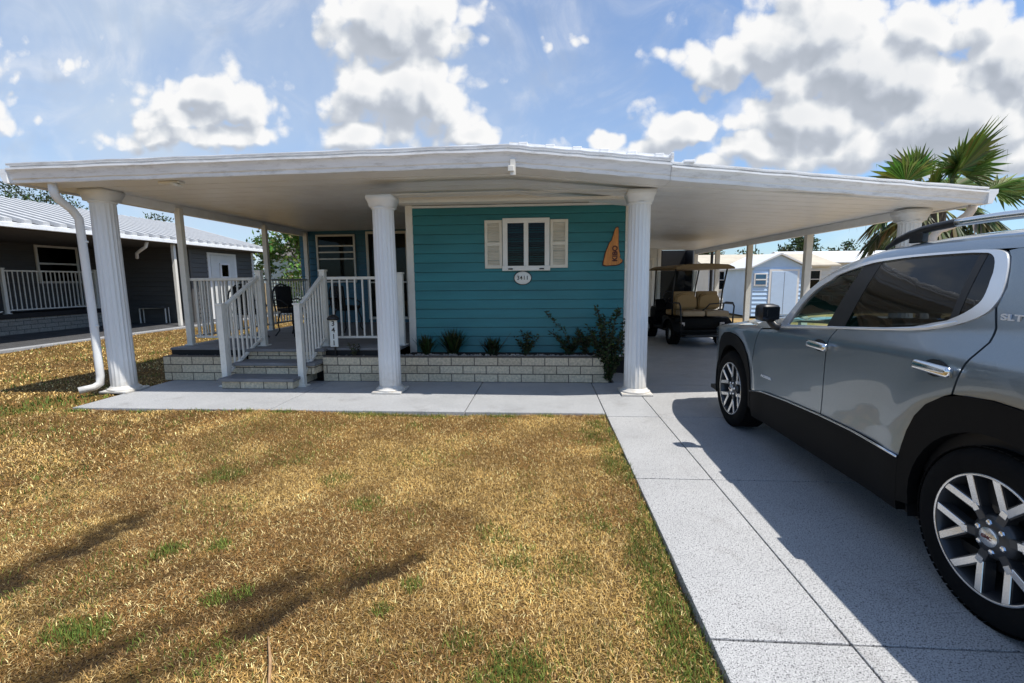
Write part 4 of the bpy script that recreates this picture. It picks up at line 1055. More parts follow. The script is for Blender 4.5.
def rnd(pts, rad=.02, n=3):
    """rounds the corners of an outline"""
    out = []; m = len(pts)
    for i in range(m):
        p = Vector((*pts[i], 0)); a = Vector((*pts[i-1], 0)); b = Vector((*pts[(i+1)%m], 0))
        la, lb = (a-p).length, (b-p).length; r = min(rad, la*.45, lb*.45)
        q0 = p+(a-p).normalized()*r; q1 = p+(b-p).normalized()*r
        if ((a-p).normalized().dot((b-p).normalized())) < -.97: out.append(pts[i]); continue
        for k in range(n+1):
            t = k/n; v = q0*(1-t)**2+p*2*t*(1-t)+q1*t*t; out.append((v.x, v.y))
    return out
W_OUT = [(3.86,1.066),(3.76,1.21),(3.69,1.32),(3.59,1.42),(3.47,1.483),(3.29,1.537),(3.12,1.572),(2.92,1.587),(2.73,1.594),(2.48,1.596),(2.31,1.592),(2.245,1.575),(2.215,1.545),(2.185,1.49),(2.16,1.42),(2.155,1.36),(2.185,1.305),(2.28,1.253),(2.44,1.207),(2.71,1.175),(3.05,1.147),(3.35,1.12),(3.7,1.088)]
W_IN = [(3.72,1.118),(3.65,1.265),(3.56,1.375),(3.43,1.45),(3.3,1.494),(3.09,1.541),(2.92,1.556),(2.78,1.564),(2.5,1.568),(2.36,1.562),(2.31,1.535),(2.275,1.47),(2.258,1.40),(2.265,1.35),(2.34,1.285),(2.48,1.228),(2.72,1.197),(3.06,1.168),(3.4,1.143)]
def spline(pts, n=4):
    out = []; m = len(pts)
    for i in range(m):
        p0, p1, p2, p3 = (Vector((*pts[(i+q) % m], 0)) for q in (-1, 0, 1, 2))
        sharp1 = (p1-p0).normalized().dot((p2-p1).normalized()) < .3; sharp2 = (p2-p1).normalized().dot((p3-p2).normalized()) < .3
        for k in range(n):
            t = k/n; d12 = (p2-p1).length
            m1 = (p2-p1) if sharp1 else ((p2-p0).normalized()*d12); m2 = (p2-p1) if sharp2 else ((p3-p1).normalized()*d12)
            v = p1*(2*t**3-3*t*t+1)+m1*(t**3-2*t*t+t)+p2*(-2*t**3+3*t*t)+m2*(t**3-t*t); out.append((v.x, v.y))
    return out
W_OUT, W_IN_C = spline(W_OUT, 3), W_IN
AR_F = [(4.235,.47),(4.262,.66),(4.31,.78),(4.39,.872),(4.48,.918),(4.58,.940),(4.74,.946),(4.88,.926),(4.99,.875),(5.08,.79),(5.135,.68),(5.16,.56),(5.165,.43)]
AR_R = [(2.462,.545),(2.448,.61),(2.42,.70),(2.375,.79),(2.31,.866),(2.22,.925),(2.12,.955),(1.98,.966),(1.83,.958),(1.70,.92),(1.59,.855),(1.51,.77),(1.46,.67),(1.44,.5)]
gap = .005
P_RD = [(3.178,.558),(3.165,.78),(3.145,.98),(3.112,1.140)] + [(p[0], p[1]-.003) for p in ((3.05,1.147),(2.71,1.175),(2.44,1.207),(2.28,1.253),(2.185,1.305))] + [(2.160,1.335),(2.118,1.25),(2.106,1.19),(2.132,1.12),(2.162,1.02),(2.182,.943)] + [(2.22,.925),(2.31,.866),(2.375,.79),(2.42,.70),(2.448,.61),(2.462,.545),(2.62,.552),(2.85,.560)]
P_FD = [(3.178+2*gap,.558),(3.165+2*gap,.78),(3.145+2*gap,.98),(3.112+2*gap,1.139),(3.35,1.117),(3.7,1.085),(3.862,1.060),(4.09,1.037),(4.165,.92),(4.205,.75),(4.218,.60),(4.222,.475),(4.0,.517),(3.6,.543)]
P_FE = AR_F + [(5.35,.42),(5.52,.45),(5.56,.6),(5.56,.80),(5.54,.86),(5.45,.912),(5.2,.962),(5.0,.987),(4.6,1.027),(4.3,1.053),(4.10,1.043),(4.175,.92),(4.214,.75),(4.228,.60)]
P_QU = [(2.182-.012,.946),(2.152,1.02),(2.120,1.12),(2.095,1.19),(2.107,1.25),(2.150,1.338),(2.150,1.42),(2.180,1.497),(2.21,1.552),(2.24,1.583),(2.20,1.590),(1.8,1.583),(1.3,1.553),(.99,1.505),(.94,1.30),(.915,1.0),(.92,.75),(.94,.52),(1.2,.5)] + AR_R[::-1][:7]
inner_x = {}
for side in (-1, 1):
    lbl = None
    for nm, P in (('fender', P_FE), ('quarter_panel', P_QU)):
        obj(nm, side_panel([P], side=side, step=.02), M_paint, car)
    d1 = obj('door', side_panel([P_FD], side=side, step=.02), M_paint, car); d2 = obj('door', side_panel([P_RD], side=side, step=.02), M_paint, car)
    obj('window_trim', side_panel([W_OUT, [(p[0]-(.030 if p[0] < 2.40 else 0), p[1]+(.016 if p[1] > 1.46 else (-.006 if p[0] > 2.5 and p[1] < 1.25 else 0))) for p in spline(W_IN, 3)]], off=.008, side=side, step=.03), M_trim, car)
    bm = nb(); tube(bm, [(CX+side*(wside(y, z)+.010), y, z) for y, z in ((3.80,1.088),(3.7,1.098),(3.4,1.128),(3.05,1.155),(2.71,1.184),(2.44,1.217),(2.30,1.262))], [.004]+[.0085]*5+[.004], 8); obj('belt_moulding', bm, M_trim, car, smooth=True)
    # glass: front pane clear green, rear panes dark, black pillars between them
    bt = [(3.06,1.168),(3.25,1.155)]
    def cutpoly(y0, y1):
        bm_ = [p for p in W_IN]; 
        tp = [(y, IT(y, *zip(*sorted([(p[0], p[1]) for p in W_IN[:10]])))) for y in np.linspace(y1, y0, 14)]
        bo = [(y, IT(y, *zip(*sorted([(p[0], p[1]) for p in W_IN[13:]]+[(3.72,1.118)])))) for y in np.linspace(y0, y1, 14)]
        return [(float(a), b) for a, b in tp]+[(float(a), b) for a, b in bo]
    fr_p = [p for p in W_IN if p[0] > 3.2]; 
    FRG = [(3.72,1.118),(3.65,1.265),(3.56,1.375),(3.43,1.45),(3.3,1.494),(3.17,1.525),(3.25,1.157),(3.4,1.143)]
    obj('window', side_panel([[((p[0]-3.45)*1.035+3.45, (p[1]-1.33)*1.03+1.33) for p in FRG]], off=-.006, ret=.004, side=side, step=.05), M_carglass, d1)
    RRG = [(3.02,1.560),(2.92,1.570),(2.78,1.580),(2.62,1.586),(2.375,1.586),(2.352,1.25),(2.44,1.215),(2.72,1.188),(3.07,1.160)]
    obj('window', side_panel([RRG], off=-.006, ret=.004, side=side, step=.05), M_privacy, d2)
    QG = [(2.345,1.586),(2.28,1.572),(2.24,1.53),(2.215,1.47),(2.205,1.40),(2.21,1.34),(2.26,1.29),(2.322,1.258)]
    obj('window', side_panel([QG], off=-.006, ret=.004, side=side, step=.05), M_privacy, car)
    obj('pillar', side_panel([[(3.17,1.545),(3.02,1.562),(3.07,1.160),(3.25,1.148)]], off=-.004, side=side, step=.06), M_black, car)
    obj('pillar', side_panel([[(2.380,1.586),(2.340,1.586),(2.317,1.256),(2.357,1.245)]], off=-.004, side=side, step=.06), M_black, car)
    # black cladding: wheel arches and rocker
    def ring(yc_, outer, a0, a1, r=.425, n=22):
        inn = [(yc_+r*math.cos(R(a0+(a1-a0)*k/n)), WZ+.01+r*math.sin(R(a0+(a1-a0)*k/n))) for k in range(n+1)]
        return outer+inn
    cf = ring(FA, [(4.228,.30),(4.232,.465)]+[(p[0], p[1]-.004) for p in AR_F[1:-1]]+[(5.16,.42),(5.155,.30)], -10, 190)
    cr_ = ring(RA, [(2.465,.30)]+[(p[0], p[1]-.004) for p in AR_R]+[(1.445,.30)], 190, -10)
    obj('cladding', side_panel([cf], off=.008, side=side, ret=.05), M_plastic, car)
    obj('cladding', side_panel([cr_], off=.008, side=side, ret=.05), M_plastic, car)
    ro = [(4.222,.462),(4.0,.505),(3.6,.531),(3.18,.546),(2.85,.548),(2.62,.540),(2.466,.533),(2.47,.245),(4.226,.235)]
    obj('rocker', side_panel([ro], off=.006, side=side, ret=.05, step=.04), M_plastic, car)
    tl = [(4.222,.475),(4.0,.517),(3.6,.543),(3.18,.558),(2.85,.560),(2.62,.552),(2.463,.545)]
    bm = nb(); tube(bm, [(CX+side*(wside(y, z)+.012), y, z-.006) for y, z in tl], .007, 8); obj('lower_trim', bm, M_chrome, car, smooth=True)
    # wheel wells and dark inner skin
    for ya in (FA, RA):
        bm = nb(); n = 22; r0 = .47; prev = None
        for k in range(n+1):
            a = R(-20+220*k/n); p = [bm.verts.new((CX+side*s_, ya+r0*math.cos(a), WZ+.02+r0*math.sin(a))) for s_ in (.915*taper(ya), .50)]
            if prev: bm.faces.new((prev[0], prev[1], p[1], p[0]))
            prev = p
        obj('wheel_well', bm, M_dark, car)
    # mirror
    bm = nb(); bx(bm, -.09, .075, -.055, .06, -.068, .072, .045)
    bm.transform(Matrix.Rotation(R(-side*12), 4, 'Z')); bm.transform(Matrix.Translation((CX+side*1.005, 3.86, 1.195)))
    for f in bm.faces: f.smooth = True
    mi_ = obj('mirror', bm, M_black, car)
    bm = nb(); tube(bm, [(CX+side*.90, 3.82, 1.075), (CX+side*.96, 3.84, 1.09), (CX+side*.995, 3.86, 1.145)], [.035,.03,.03], 8); obj('mirror_arm', bm, M_black, mi_, smooth=True)
    obj('mirror_glass', box(CX+side*1.005-.07, CX+side*1.005+.06, 3.797, 3.803, 1.145, 1.245, .002), M_mirror, mi_)
    # door handles
    for dd, yh, zh in ((d1, 3.205, 1.022), (d2, 2.27, 1.045)):
        bm = nb(); bx(bm, -.019, .019, -.105, .105, -.025, .025, .017)
        for f in bm.faces: f.smooth = True
        bm.transform(Matrix.Rotation(R(2), 4, 'X')); bm.transform(Matrix.Translation((CX+side*(wside(yh, zh)+.030), yh, zh))); 
        bx(bm, CX+side*wside(yh, zh)-.004, CX+side*wside(yh, zh)+.03*side if side > 0 else CX+side*wside(yh, zh)+.03, yh-.085, yh-.06, zh-.013, zh+.013) if False else None
        hn = obj('handle', bm, M_chrome, dd)
        bm = nb(); 
        for s_ in (-1, 1): obx(bm, (CX+side*(wside(yh, zh)+.012), yh+s_*.078, zh), (.03,.03,.026), None, .006)
        obj('handle_mount', bm, M_chrome, hn)
        bm = nb(); lathe(bm, [(.001,0),(.052,.0),(.056,.002),(.056,-.002)], 24, axis='X', caps=False); bm.transform(Matrix.Diagonal((1,1.25,.72,1))); bm.transform(Matrix.Translation((CX+side*(wside(yh, zh)+.0035), yh+.01, zh))); obj('handle_cup', bm, M_black, hn)
    # roof rail
    rp = []
    for y in np.linspace(3.20, 1.05, 24):
        e = min((3.20-y)/.34, (y-1.05)/.2, 1.0); e = max(0, e); h = .060*math.sin(e*PI/2)
        rp.append((CX+side*.60, float(y), zt_(y)+.098+h))
    bm = nb(); tube(bm, rp, [.012,.02]+[.023]*4+[.019]*(len(rp)-10)+[.022]*2+[.02,.012], 8); rr_ = obj('roof_rail', bm, M_black, car, smooth=True, angle=40)
    for y in (2.95, 2.2, 1.35): bm = nb(); bx(bm, CX+side*.60-.018, CX+side*.60+.018, y-.05, y+.05, zt_(y)+.085, zt_(y)+.145, .006); obj('rail_foot', bm, M_black, rr_)
    bm = nb(); tube(bm, rp[5:-3], .0215, 8); obj('rail_bar', bm, M_chrome, rr_, smooth=True)

# roof, A pillars, windscreen, hood, nose, tail
SEC = [(0,0),(-.030,.036),(-.072,.062),(-.14,.082),(-.26,.10),(-.42,.112),(None,.12)]
def roof_sec(y, side):
    zt = zt_(y); wt = wside(y, min(zt, 1.60)); k = 1.0
    out = []
    for ds, dz in SEC:
        s_ = 0.0 if ds is None else wt+ds
        out.append((CX+side*s_, y, zt+dz*k))
    return out
def loft(rows, flip=False):
    bm = nb(); prev = None
    for r in rows:
        v = [bm.verts.new(p) for p in r]
        if prev:
            for k in range(len(v)-1):
                q = (prev[k], prev[k+1], v[k+1], v[k]); bm.faces.new(q[::-1] if flip else q)
        prev = v
    bmesh.ops.remove_doubles(bm, verts=bm.verts[:], dist=1e-5); bmesh.ops.recalc_face_normals(bm, faces=bm.faces[:])
    for f in bm.faces: f.smooth = True
    return bm
def full(y, i0=0): 
    l = roof_sec(y, -1)[i0:]; r = roof_sec(y, 1)[i0:]; return l+r[::-1][1:]
yr = list(np.linspace(.97, 3.40, 40))
bm = loft([full(float(y)) for y in yr]); bmesh.ops.recalc_face_normals(bm, faces=bm.faces[:]); obj('roof', bm, M_paint, car)
for side in (-1, 1):
    obj('a_pillar', loft([roof_sec(float(y), side)[:4] for y in np.linspace(3.40, 4.22, 30)]), M_paint, car)
def ws(y):
    base = full(y, 3); mid = len(base)//2
    return base
obj('windscreen', loft([ws(float(y)) for y in np.linspace(3.405, 4.25, 26)]), M_windsh, car)
obj('dashboard', fixn((lambda b: (bx(b, CX-.80, CX+.80, 3.70, 4.2, .70, 1.045, .06), b)[-1])(nb())), M_dark, car)
def hood_row(y):
    z = zf_(y); w0 = wside(y, z); return [(CX+s_*w0, y, z+.075*(1-abs(s_)**2.2)+ (.012*math.exp(-((abs(s_)-.62)/.06)**2))) for s_ in np.linspace(-1, 1, 31)]
obj('hood', loft([hood_row(float(y)) for y in np.linspace(4.12, 5.52, 30)]), M_paint, car)
def nose_row(z):
    y0 = 5.50; w0 = wside(y0, min(z, .9)); return [(CX+s_*w0, y0+.13*(1-abs(s_)**3)-(0 if z > .35 else .05), z) for s_ in np.linspace(-1, 1, 25)]
top = hood_row(5.52)
obj('bumper', loft([nose_row(z) for z in np.linspace(.22, .90, 14)]+[[(p[0], p[1]+.03*(1-abs(i/15-1)**3), p[2]-.012) for i, p in enumerate(top)][::1][:25]] if False else [nose_row(float(z)) for z in np.linspace(.22, .905, 15)]), M_paint, car)
bm = nb(); bx(bm, CX-.42, CX+.42, 5.58, 5.645, .58, .86, .03); gr_ = obj('grille', bm, M_black, car)
bm = nb(); 
for z in (.62,.68,.74,.80): bx(bm, CX-.40, CX+.40, 5.646, 5.655, z, z+.02)
obj('grille_bar', bm, M_chrome, gr_)
for side in (-1, 1):
    bm = nb(); tube(bm, [(CX+side*.46, 5.61, .78), (CX+side*.62, 5.57, .80), (CX+side*.745, 5.46, .83), (CX+side*.80, 5.32, .86)], [.05,.055,.055,.03], 10); hl = obj('headlight', bm, mat('headlamp_lens', (.6,.62,.65), .08, metal=.3), car, smooth=True)
    bm = nb(); tube(bm, [(CX+side*.50, .855, 1.16), (CX+side*.72, .875, 1.15), (CX+side*.845, .96, 1.13)], [.05,.055,.045], 10); obj('tail_light', bm, mat('red_lens', (.35,.01,.012), .1), car, smooth=True)
def tail_row(z):
    y0 = IT(z, [.3,.52,.75,1.0,1.3,1.5], [.96,.93,.92,.915,.94,.985]); w0 = wside(y0, z); return [(CX+s_*w0, y0-.06*(1-abs(s_)**4), z) for s_ in np.linspace(-1, 1, 21)]
obj('tailgate', loft([tail_row(float(z)) for z in np.linspace(.28, 1.50, 20)]+[[(p[0], p[1]-.001, p[2]) for p in [full(.97)[i] for i in ([0,0,1,1,2,3,3,4,4,5,6,7,8,8,9,9,10,11,11,12,12])]]]), M_paint, car)
obj('rear_window', loft([[(CX+s_*.70, tail_row(z)[10][1]-.004+.02*abs(s_)**3, z) for s_ in np.linspace(-1, 1, 13)] for z in np.linspace(1.16, 1.53, 8)]), M_privacy, car)
# floor and dark inner tub, so that the windows look into a cabin
bm = nb(); bx(bm, CX-.86, CX+.86, .95, 5.45, .22, .26)
for s_ in (-1, 1): bx(bm, CX+s_*.86-.02, CX+s_*.86+.02, .98, 4.3, .50, 1.06)
bx(bm, CX-.80, CX+.80, 4.15, 4.2, .3, 1.0)
obj('cabin_floor', bm, M_dark, car)
def ceil_row(y): return [(p[0], p[1], p[2]-.03) for p in full(y)[2:-2]]
obj('headliner', loft([ceil_row(float(y)) for y in np.linspace(1.0, 3.38, 12)]), M_dark, car)
M_seat = mat('black_leather_seat', (.022,.022,.024), .5, var=.15)
for sx_ in (-.37, .37):
    bm = nb(); bx(bm, CX+sx_-.26, CX+sx_+.26, 2.75, 3.28, .55, .72, .05); obx(bm, (CX+sx_, 2.72, .95), (.50,.14,.62), Matrix.Rotation(R(14),3,'X'), .05); obx(bm, (CX+sx_, 2.63, 1.34), (.26,.10,.19), Matrix.Rotation(R(10),3,'X'), .04)
    obj('seat', bm, M_seat, car)
bm = nb(); bx(bm, CX-.64, CX+.64, 1.75, 2.25, .55, .72, .05); obx(bm, (CX, 1.74, .95), (1.28,.14,.60), Matrix.Rotation(R(14),3,'X'), .05)
for sx_ in (-.4, 0, .4): obx(bm, (CX+sx_, 1.66, 1.30), (.24,.09,.16), Matrix.Rotation(R(10),3,'X'), .04)
obj('seat', bm, M_seat, car)
bm = nb(); ringp = [(CX-.37+.185*math.cos(2*PI*k/24), 3.62+.06*math.sin(2*PI*k/24), 1.0+.175*math.sin(2*PI*k/24)) for k in range(25)]; tube(bm, ringp, .016, 8, caps=False); tube(bm, [(CX-.37,3.62,1.0),(CX-.37,3.75,.95)], .03, 8); tube(bm, [(CX-.54,3.62,1.0),(CX-.2,3.62,1.0)], .014, 6); obj('steering_wheel', bm, M_black, car, smooth=True)

# wheels: machined six-spoke V alloys
def wheel(ya, side, rot):
    xo = CX+side*.945*1.0                          # outer face of the tyre
    w0 = nb()
    Rt, Rr = .378, .262
    prof = [(Rr-.004,.0+.012),(Rr+.012,.004),(Rr+.03,.0),(.315,-.004),(.345,.004),(.362,.018),(.373,.034),(.378,.06),(.378,.19),(.372,.215),(.345,.24),(Rr,.235)]
    prof_x = [(r, -h) for r, h in prof]
    bm = nb(); lathe(bm, [(r, h*-1) for r, h in [(r, h) for r, h in prof]], 96, axis='X', caps=False)
    if side < 0: bm.transform(Matrix.Diagonal((-1,1,1,1)))
    # shoulder tread blocks
    for k in range(72):
        a = 2*PI*k/72; c, s_ = math.cos(a), math.sin(a); rot_ = Matrix.Rotation(a, 3, 'X')
        for q, (xx, wd_) in enumerate(((.045,.05),(.125,.085),(.20,.05))):
            a2 = a+(.5*2*PI/72 if q == 1 else 0); c, s_ = math.cos(a2), math.sin(a2)
            obx(bm, (-xx*side, .3768*c, .3768*s_), (wd_, .004, .026), Matrix.Rotation(a2, 3, 'X'))
    bm.transform(Matrix.Translation((xo, ya, WZ))); fixn(bm)
    root = thing('x', (0,0,0), None, None) if False else None
    hub = bpy.data.objects.new('wheel', None); COL.objects.link(hub); hub.parent = car; hub.location = Vector((xo, ya, WZ))-world_loc(car); hub.empty_display_size = .1
    obj('tyre', bm, M_rubber, hub, smooth=True, angle=35)
    bm = nb(); lathe(bm, [(Rr+.002,-.012),(Rr,-.006),(Rr-.008,-.006),(Rr-.014,-.014),(Rr-.022,-.05),(Rr-.035,-.20)], 72, axis='X', caps=False)
    if side < 0: bm.transform(Matrix.Diagonal((-1,1,1,1)))
    bm.transform(Matrix.Translation((xo, ya, WZ))); obj('rim', bm, M_alloydark, hub, smooth=True)
    bm = nb(); lathe(bm, [(Rr-.001,-.004),(Rr-.004,-.001),(Rr-.010,-.004)], 72, axis='X', caps=False)
    if side < 0: bm.transform(Matrix.Diagonal((-1,1,1,1)))
    bm.transform(Matrix.Translation((xo, ya, WZ))); obj('rim_lip', bm, M_silver, hub, smooth=True)
    def pt(r, a, h): return Vector((xo+side*h, ya+r*math.cos(a), WZ+r*math.sin(a)))
    back = nb(); lathe(back, [(.001,-.115),(.16,-.115),(.16,-.14),(.001,-.14)], 40, axis='X')
    if side < 0: back.transform(Matrix.Diagonal((-1,1,1,1)))
    back.transform(Matrix.Translation((xo, ya, WZ))); obj('brake_disc', back, M_alloydark, hub)
    bm = nb(); lathe(bm, [(.001,-.02),(.052,-.022),(.088,-.034),(.096,-.05),(.096,-.09),(.001,-.09)], 36, axis='X')
    if side < 0: bm.transform(Matrix.Diagonal((-1,1,1,1)))
    bm.transform(Matrix.Translation((xo, ya, WZ))); obj('hub', bm, M_alloydark, hub, smooth=True, angle=40)
    for k in range(6):
        a = rot+k*PI/3
        # dark spoke body under the bright face
        for s_ in (-1, 1):
            p0 = (.132, a+s_*.045); p1 = (.257, a+s_*.285)
            dk = nb(); sl_ = nb()
            def strip(bm_, w0_, w1_, h0, h1, dep):
                A, B = pt(p0[0], p0[1], h0), pt(p1[0], p1[1], h1)
                t = (B-A).normalized(); nn = Vector((side,0,0)); u_ = t.cross(nn).normalized()
                v = [A+u_*w0_, A-u_*w0_, B-u_*w1_, B+u_*w1_]
                up_ = [bm_.verts.new(p) for p in v]; dn = [bm_.verts.new(p-nn*dep) for p in v]
                bm_.faces.new(up_); bm_.faces.new(dn[::-1])
                for q in range(4): bm_.faces.new((up_[q], dn[q], dn[(q+1)%4], up_[(q+1)%4]))
                fixn(bm_)
            strip(dk, .021, .020, -.033, -.014, .045)
            strip(sl_, .0150, .0165, -.029, -.0075, .004)
            bmesh.ops.bevel(sl_, geom=sl_.edges[:], offset=.002, segments=1, affect='EDGES')
            so_ = obj('spoke', dk, M_alloydark, hub); obj('spoke_face', sl_, M_silver, hub)
        tip = nb(); A = pt(.126, a, -.0285)
        obx(tip, A, (.006,.030,.030), Matrix.Rotation(a, 3, 'X'), .002); dk = nb(); obx(dk, pt(.105, a, -.055), (.05,.075,.042), Matrix.Rotation(a, 3, 'X'), .006); obj('spoke', dk, M_alloydark, hub); obj('spoke_face', tip, M_silver, hub)
        bm = nb(); al = a+PI/6; P_ = pt(.061, al, -.028)
        lathe(bm, [(.0135,-.006),(.0135,.004),(.010,.009),(.001,.010)], 6, axis='X')
        if side < 0: bm.transform(Matrix.Diagonal((-1,1,1,1)))
        bm.transform(Matrix.Translation(P_)); obj('lug_nut', fixn(bm), M_chrome, hub)
    bm = nb(); lathe(bm, [(.001,-.008),(.032,-.009),(.040,-.014),(.042,-.03)], 28, axis='X', caps=False)
    if side < 0: bm.transform(Matrix.Diagonal((-1,1,1,1)))
    bm.transform(Matrix.Translation((xo, ya, WZ))); obj('centre_cap', fixn(bm), M_silver, hub, smooth=True)
    if side < 0:
        text('cap_lettering', 'GMC', .021, mat('red_enamel', (.16,.03,.03), .4), hub, Matrix.Translation((xo-(-.008)*0+side*-.0075, ya, WZ)) @ Matrix.Rotation(R(-90),4,'Z') @ RX, .0012, .0004)
    return hub
wheel(RA, -1, R(-12)); wheel(FA, -1, R(20)); wheel(RA, 1, R(10)); wheel(FA, 1, R(33))
# badges on the left side: text faces -x
def badge(body, y, z, size):
    x = CX-(wside(y, z)+.003); 
    return text('badge', body, size, M_badge, car, Matrix.Translation((x, y, z)) @ Matrix.Rotation(R(-90),4,'Z') @ RX @ Matrix.Scale(1.65, 4, (1,0,0)), .003, .0012, 1.05)
badge('SLT', 2.062, 1.297, .036); badge('ACADIA', 3.97, .645, .027)
# ------------------------------------------------------------------ golf cart under the carport
def golf_cart(loc, rz):
    t = thing('golf_cart', loc, 'dark golf cart with tan rear facing seat and tan roof under the carport', 'golf cart', None, rz)
    def O(n, bm, m, sm=False, par=None): return obj(n, bm, m, par or t, local=True, smooth=sm, angle=40)
    # local: rear at y=0 facing -y, front at y=2.5
    bm = nb(); bx(bm, -.58, .58, .35, 2.35, .26, .36, .03); bx(bm, -.60, .60, .40, 1.25, .36, .62, .06)
    bx(bm, -.52, .52, 2.0, 2.45, .36, .80, .12); obx(bm, (0, 2.0, .82), (1.0,.06,.30), Matrix.Rotation(R(-20),3,'X'), .02); bx(bm, -.56,.56,.05,.45,.22,.27,.01)
    O('body', bm, M_plastic, True)
    for sx_ in (-1, 1):
        bm = nb(); prev = None
        for k in range(13):
            a = R(10+160*k/12); p = [bm.verts.new((sx_*x, .62-.36*math.cos(a), .28+.34*math.sin(a))) for x in (.42, .66)]; q = bm.verts.new((sx_*.67, .62-.36*math.cos(a), .24+.34*math.sin(a)))
            p.append(q)
            if prev:
                for j in range(2): bm.faces.new((prev[j], prev[j+1], p[j+1], p[j]))
            prev = p
        O('fender', fixn(bm), M_plastic, True)
    for y in (.62, 2.15):
        for sx_ in (-1, 1):
            bm = nb(); lathe(bm, [(.13,-.10),(.20,-.10),(.235,-.07),(.245,0),(.235,.07),(.20,.10),(.13,.10)], 36, axis='X', caps=False)
            for k in range(24):
                a = 2*PI*k/24; obx(bm, (0, .245*math.cos(a), .245*math.sin(a)), (.17,.022,.026), Matrix.Rotation(a, 3, 'X'))
            bm.transform(Matrix.Translation((sx_*.54, y, .255))); wv = O('wheel', bm, M_rubber)
            bm = nb(); lathe(bm, [(.001,.06*sx_),(.05,.075*sx_),(.10,.055*sx_),(.135,.09*sx_),(.135,-.09*sx_)], 24, axis='X', caps=False); bm.transform(Matrix.Translation((sx_*.54, y, .255))); O('hubcap', bm, M_silver, True, wv)
    # rear facing seat: two scalloped backs, cushion, footplate, grab bars
    for sx_ in (-1, 1):
        bm = nb(); prof = [(-.24,.80),(.24,.80),(.25,.95),(.22,1.08),(.12,1.145),(0,1.155),(-.12,1.145),(-.22,1.08),(-.25,.95)]
        poly_prism(bm, [(sx_*.26+x, z) for x, z in prof], .62, .72); fixn(bm); bmesh.ops.bevel(bm, geom=bm.edges[:], offset=.03, segments=3, affect='EDGES'); O('backrest', bm, M_tan, True)
        bm = nb(); bx(bm, sx_*.26-.25, sx_*.26+.25, .17, .62, .66, .78, .045); O('seat', bm, M_tanlight, True)
        bm = nb(); bx(bm, sx_*.26-.25, sx_*.26+.25, .80, 1.25, .64, .76, .045); obx(bm, (sx_*.26, .80, .98), (.48,.10,.42), None, .04); O('seat', bm, M_tan, True)
        bm = nb(); tube(bm, [(sx_*.56,.64,.66),(sx_*.58,.60,.92),(sx_*.58,.50,.95),(sx_*.58,.20,.95),(sx_*.58,.13,.88),(sx_*.56,.12,.62),(sx_*.55,.10,.26)], .017, 8); O('grab_bar', bm, M_black, True)
        bm = nb(); bx(bm, sx_*.44-.05, sx_*.44+.05, .33, .37, .44, .52, .01); O('tail_light', bm, mat('cart_lamp', (.55,.5,.47), .2))
    bm = nb(); tube(bm, [(-.02,.30,.78),(.0,.16,.86),(.05,.13,.93),(.30,.12,.95),(.56,.13,.93)], .014, 8); O('grab_bar', bm, M_black, True)
    bm = nb(); bx(bm, -.50, .50, -.02, .40, .24, .275, .01); O('footplate', bm, M_black)
    # roof on four struts, clear screen
    bm = nb(); prof = [(-.66,1.68),(-.64,1.72),(-.50,1.775),(0,1.80),(.50,1.775),(.64,1.72),(.66,1.68)]
    poly_prism(bm, prof, .30, 2.15); fixn(bm); bmesh.ops.bevel(bm, geom=[e for e in bm.edges if e.is_convex and e.calc_length() < 1.0] if False else bm.edges[:], offset=.012, segments=2, affect='EDGES'); O('roof', bm, M_carttop, True)
    for sx_ in (-1, 1):
        bm = nb(); tube(bm, [(sx_*.54,.72,.62),(sx_*.56,.66,1.2),(sx_*.57,.50,1.69)], .018, 8); O('strut', bm, M_black, True)
        bm = nb(); tube(bm, [(sx_*.50,2.12,.80),(sx_*.52,2.02,1.3),(sx_*.54,1.92,1.69)], .018, 8); O('strut', bm, M_black, True)
    bm = nb(); obx(bm, (0,2.03,1.24), (1.0,.006,.86), Matrix.Rotation(R(12.5),3,'X')); O('windscreen', bm, M_pane)
    bm = nb(); tube(bm, [(-.27,1.95,.82),(-.27,1.66,1.02)], .018, 8); ring = [(-.27+.17*math.cos(2*PI*k/20), 1.65+.10*math.sin(2*PI*k/20), 1.03+.135*math.sin(2*PI*k/20)) for k in range(21)]; tube(bm, ring, .014, 6, caps=False); O('steering_wheel', bm, M_black, True)
    return t
gc = golf_cart((3.50, 10.1, 0), R(5))

# ------------------------------------------------------------------ the grey house on the left
nh = thing('grey_house', (-14.5, 12, 0), 'grey sided neighbour house with ribbed white roof and porch on the left', 'house')
lap_wall('wall', (-16.6, 16.5), (-16.6, 2.0), .0, 2.85, M_grey, .15, nh) if False else None
def lapx(p0, p1, z0, z1, m, parent, course=.17): return lap_wall('wall', p0, p1, z0, z1, m, course, parent, .018)
lapx((-16.6, 2.0), (-16.6, 16.5), .0, 2.9, M_grey, nh)
lapx((-16.55, 16.5), (-13.02, 16.5), .0, 2.86, M_grey, nh)
lapx((-13.0, 16.5), (-13.0, 20.2), .0, 2.86, M_grey, nh)
obj('house_body', box(-20.6, -16.72, 2.0, 20.2, 0, 2.9), M_grey, nh); obj('house_body', box(-16.72, -13.13, 16.62, 20.2, 0, 2.84), M_grey, nh)
obj('corner_trim', box(-13.06, -12.96, 20.12, 20.25, 0, 2.86), M_white, nh); obj('corner_trim', box(-13.05, -12.965, 16.44, 16.55, 0, 2.86), M_grey, nh)
bm = nb()
pts = [(-12.4, 2.80), (-12.4, 2.90), (-16.6, 4.06), (-20.9, 2.90), (-20.9, 2.80)]
poly_prism(bm, pts, 1.6, 20.35)
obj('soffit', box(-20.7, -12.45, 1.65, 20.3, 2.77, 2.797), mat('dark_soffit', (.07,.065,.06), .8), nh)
y = 1.7
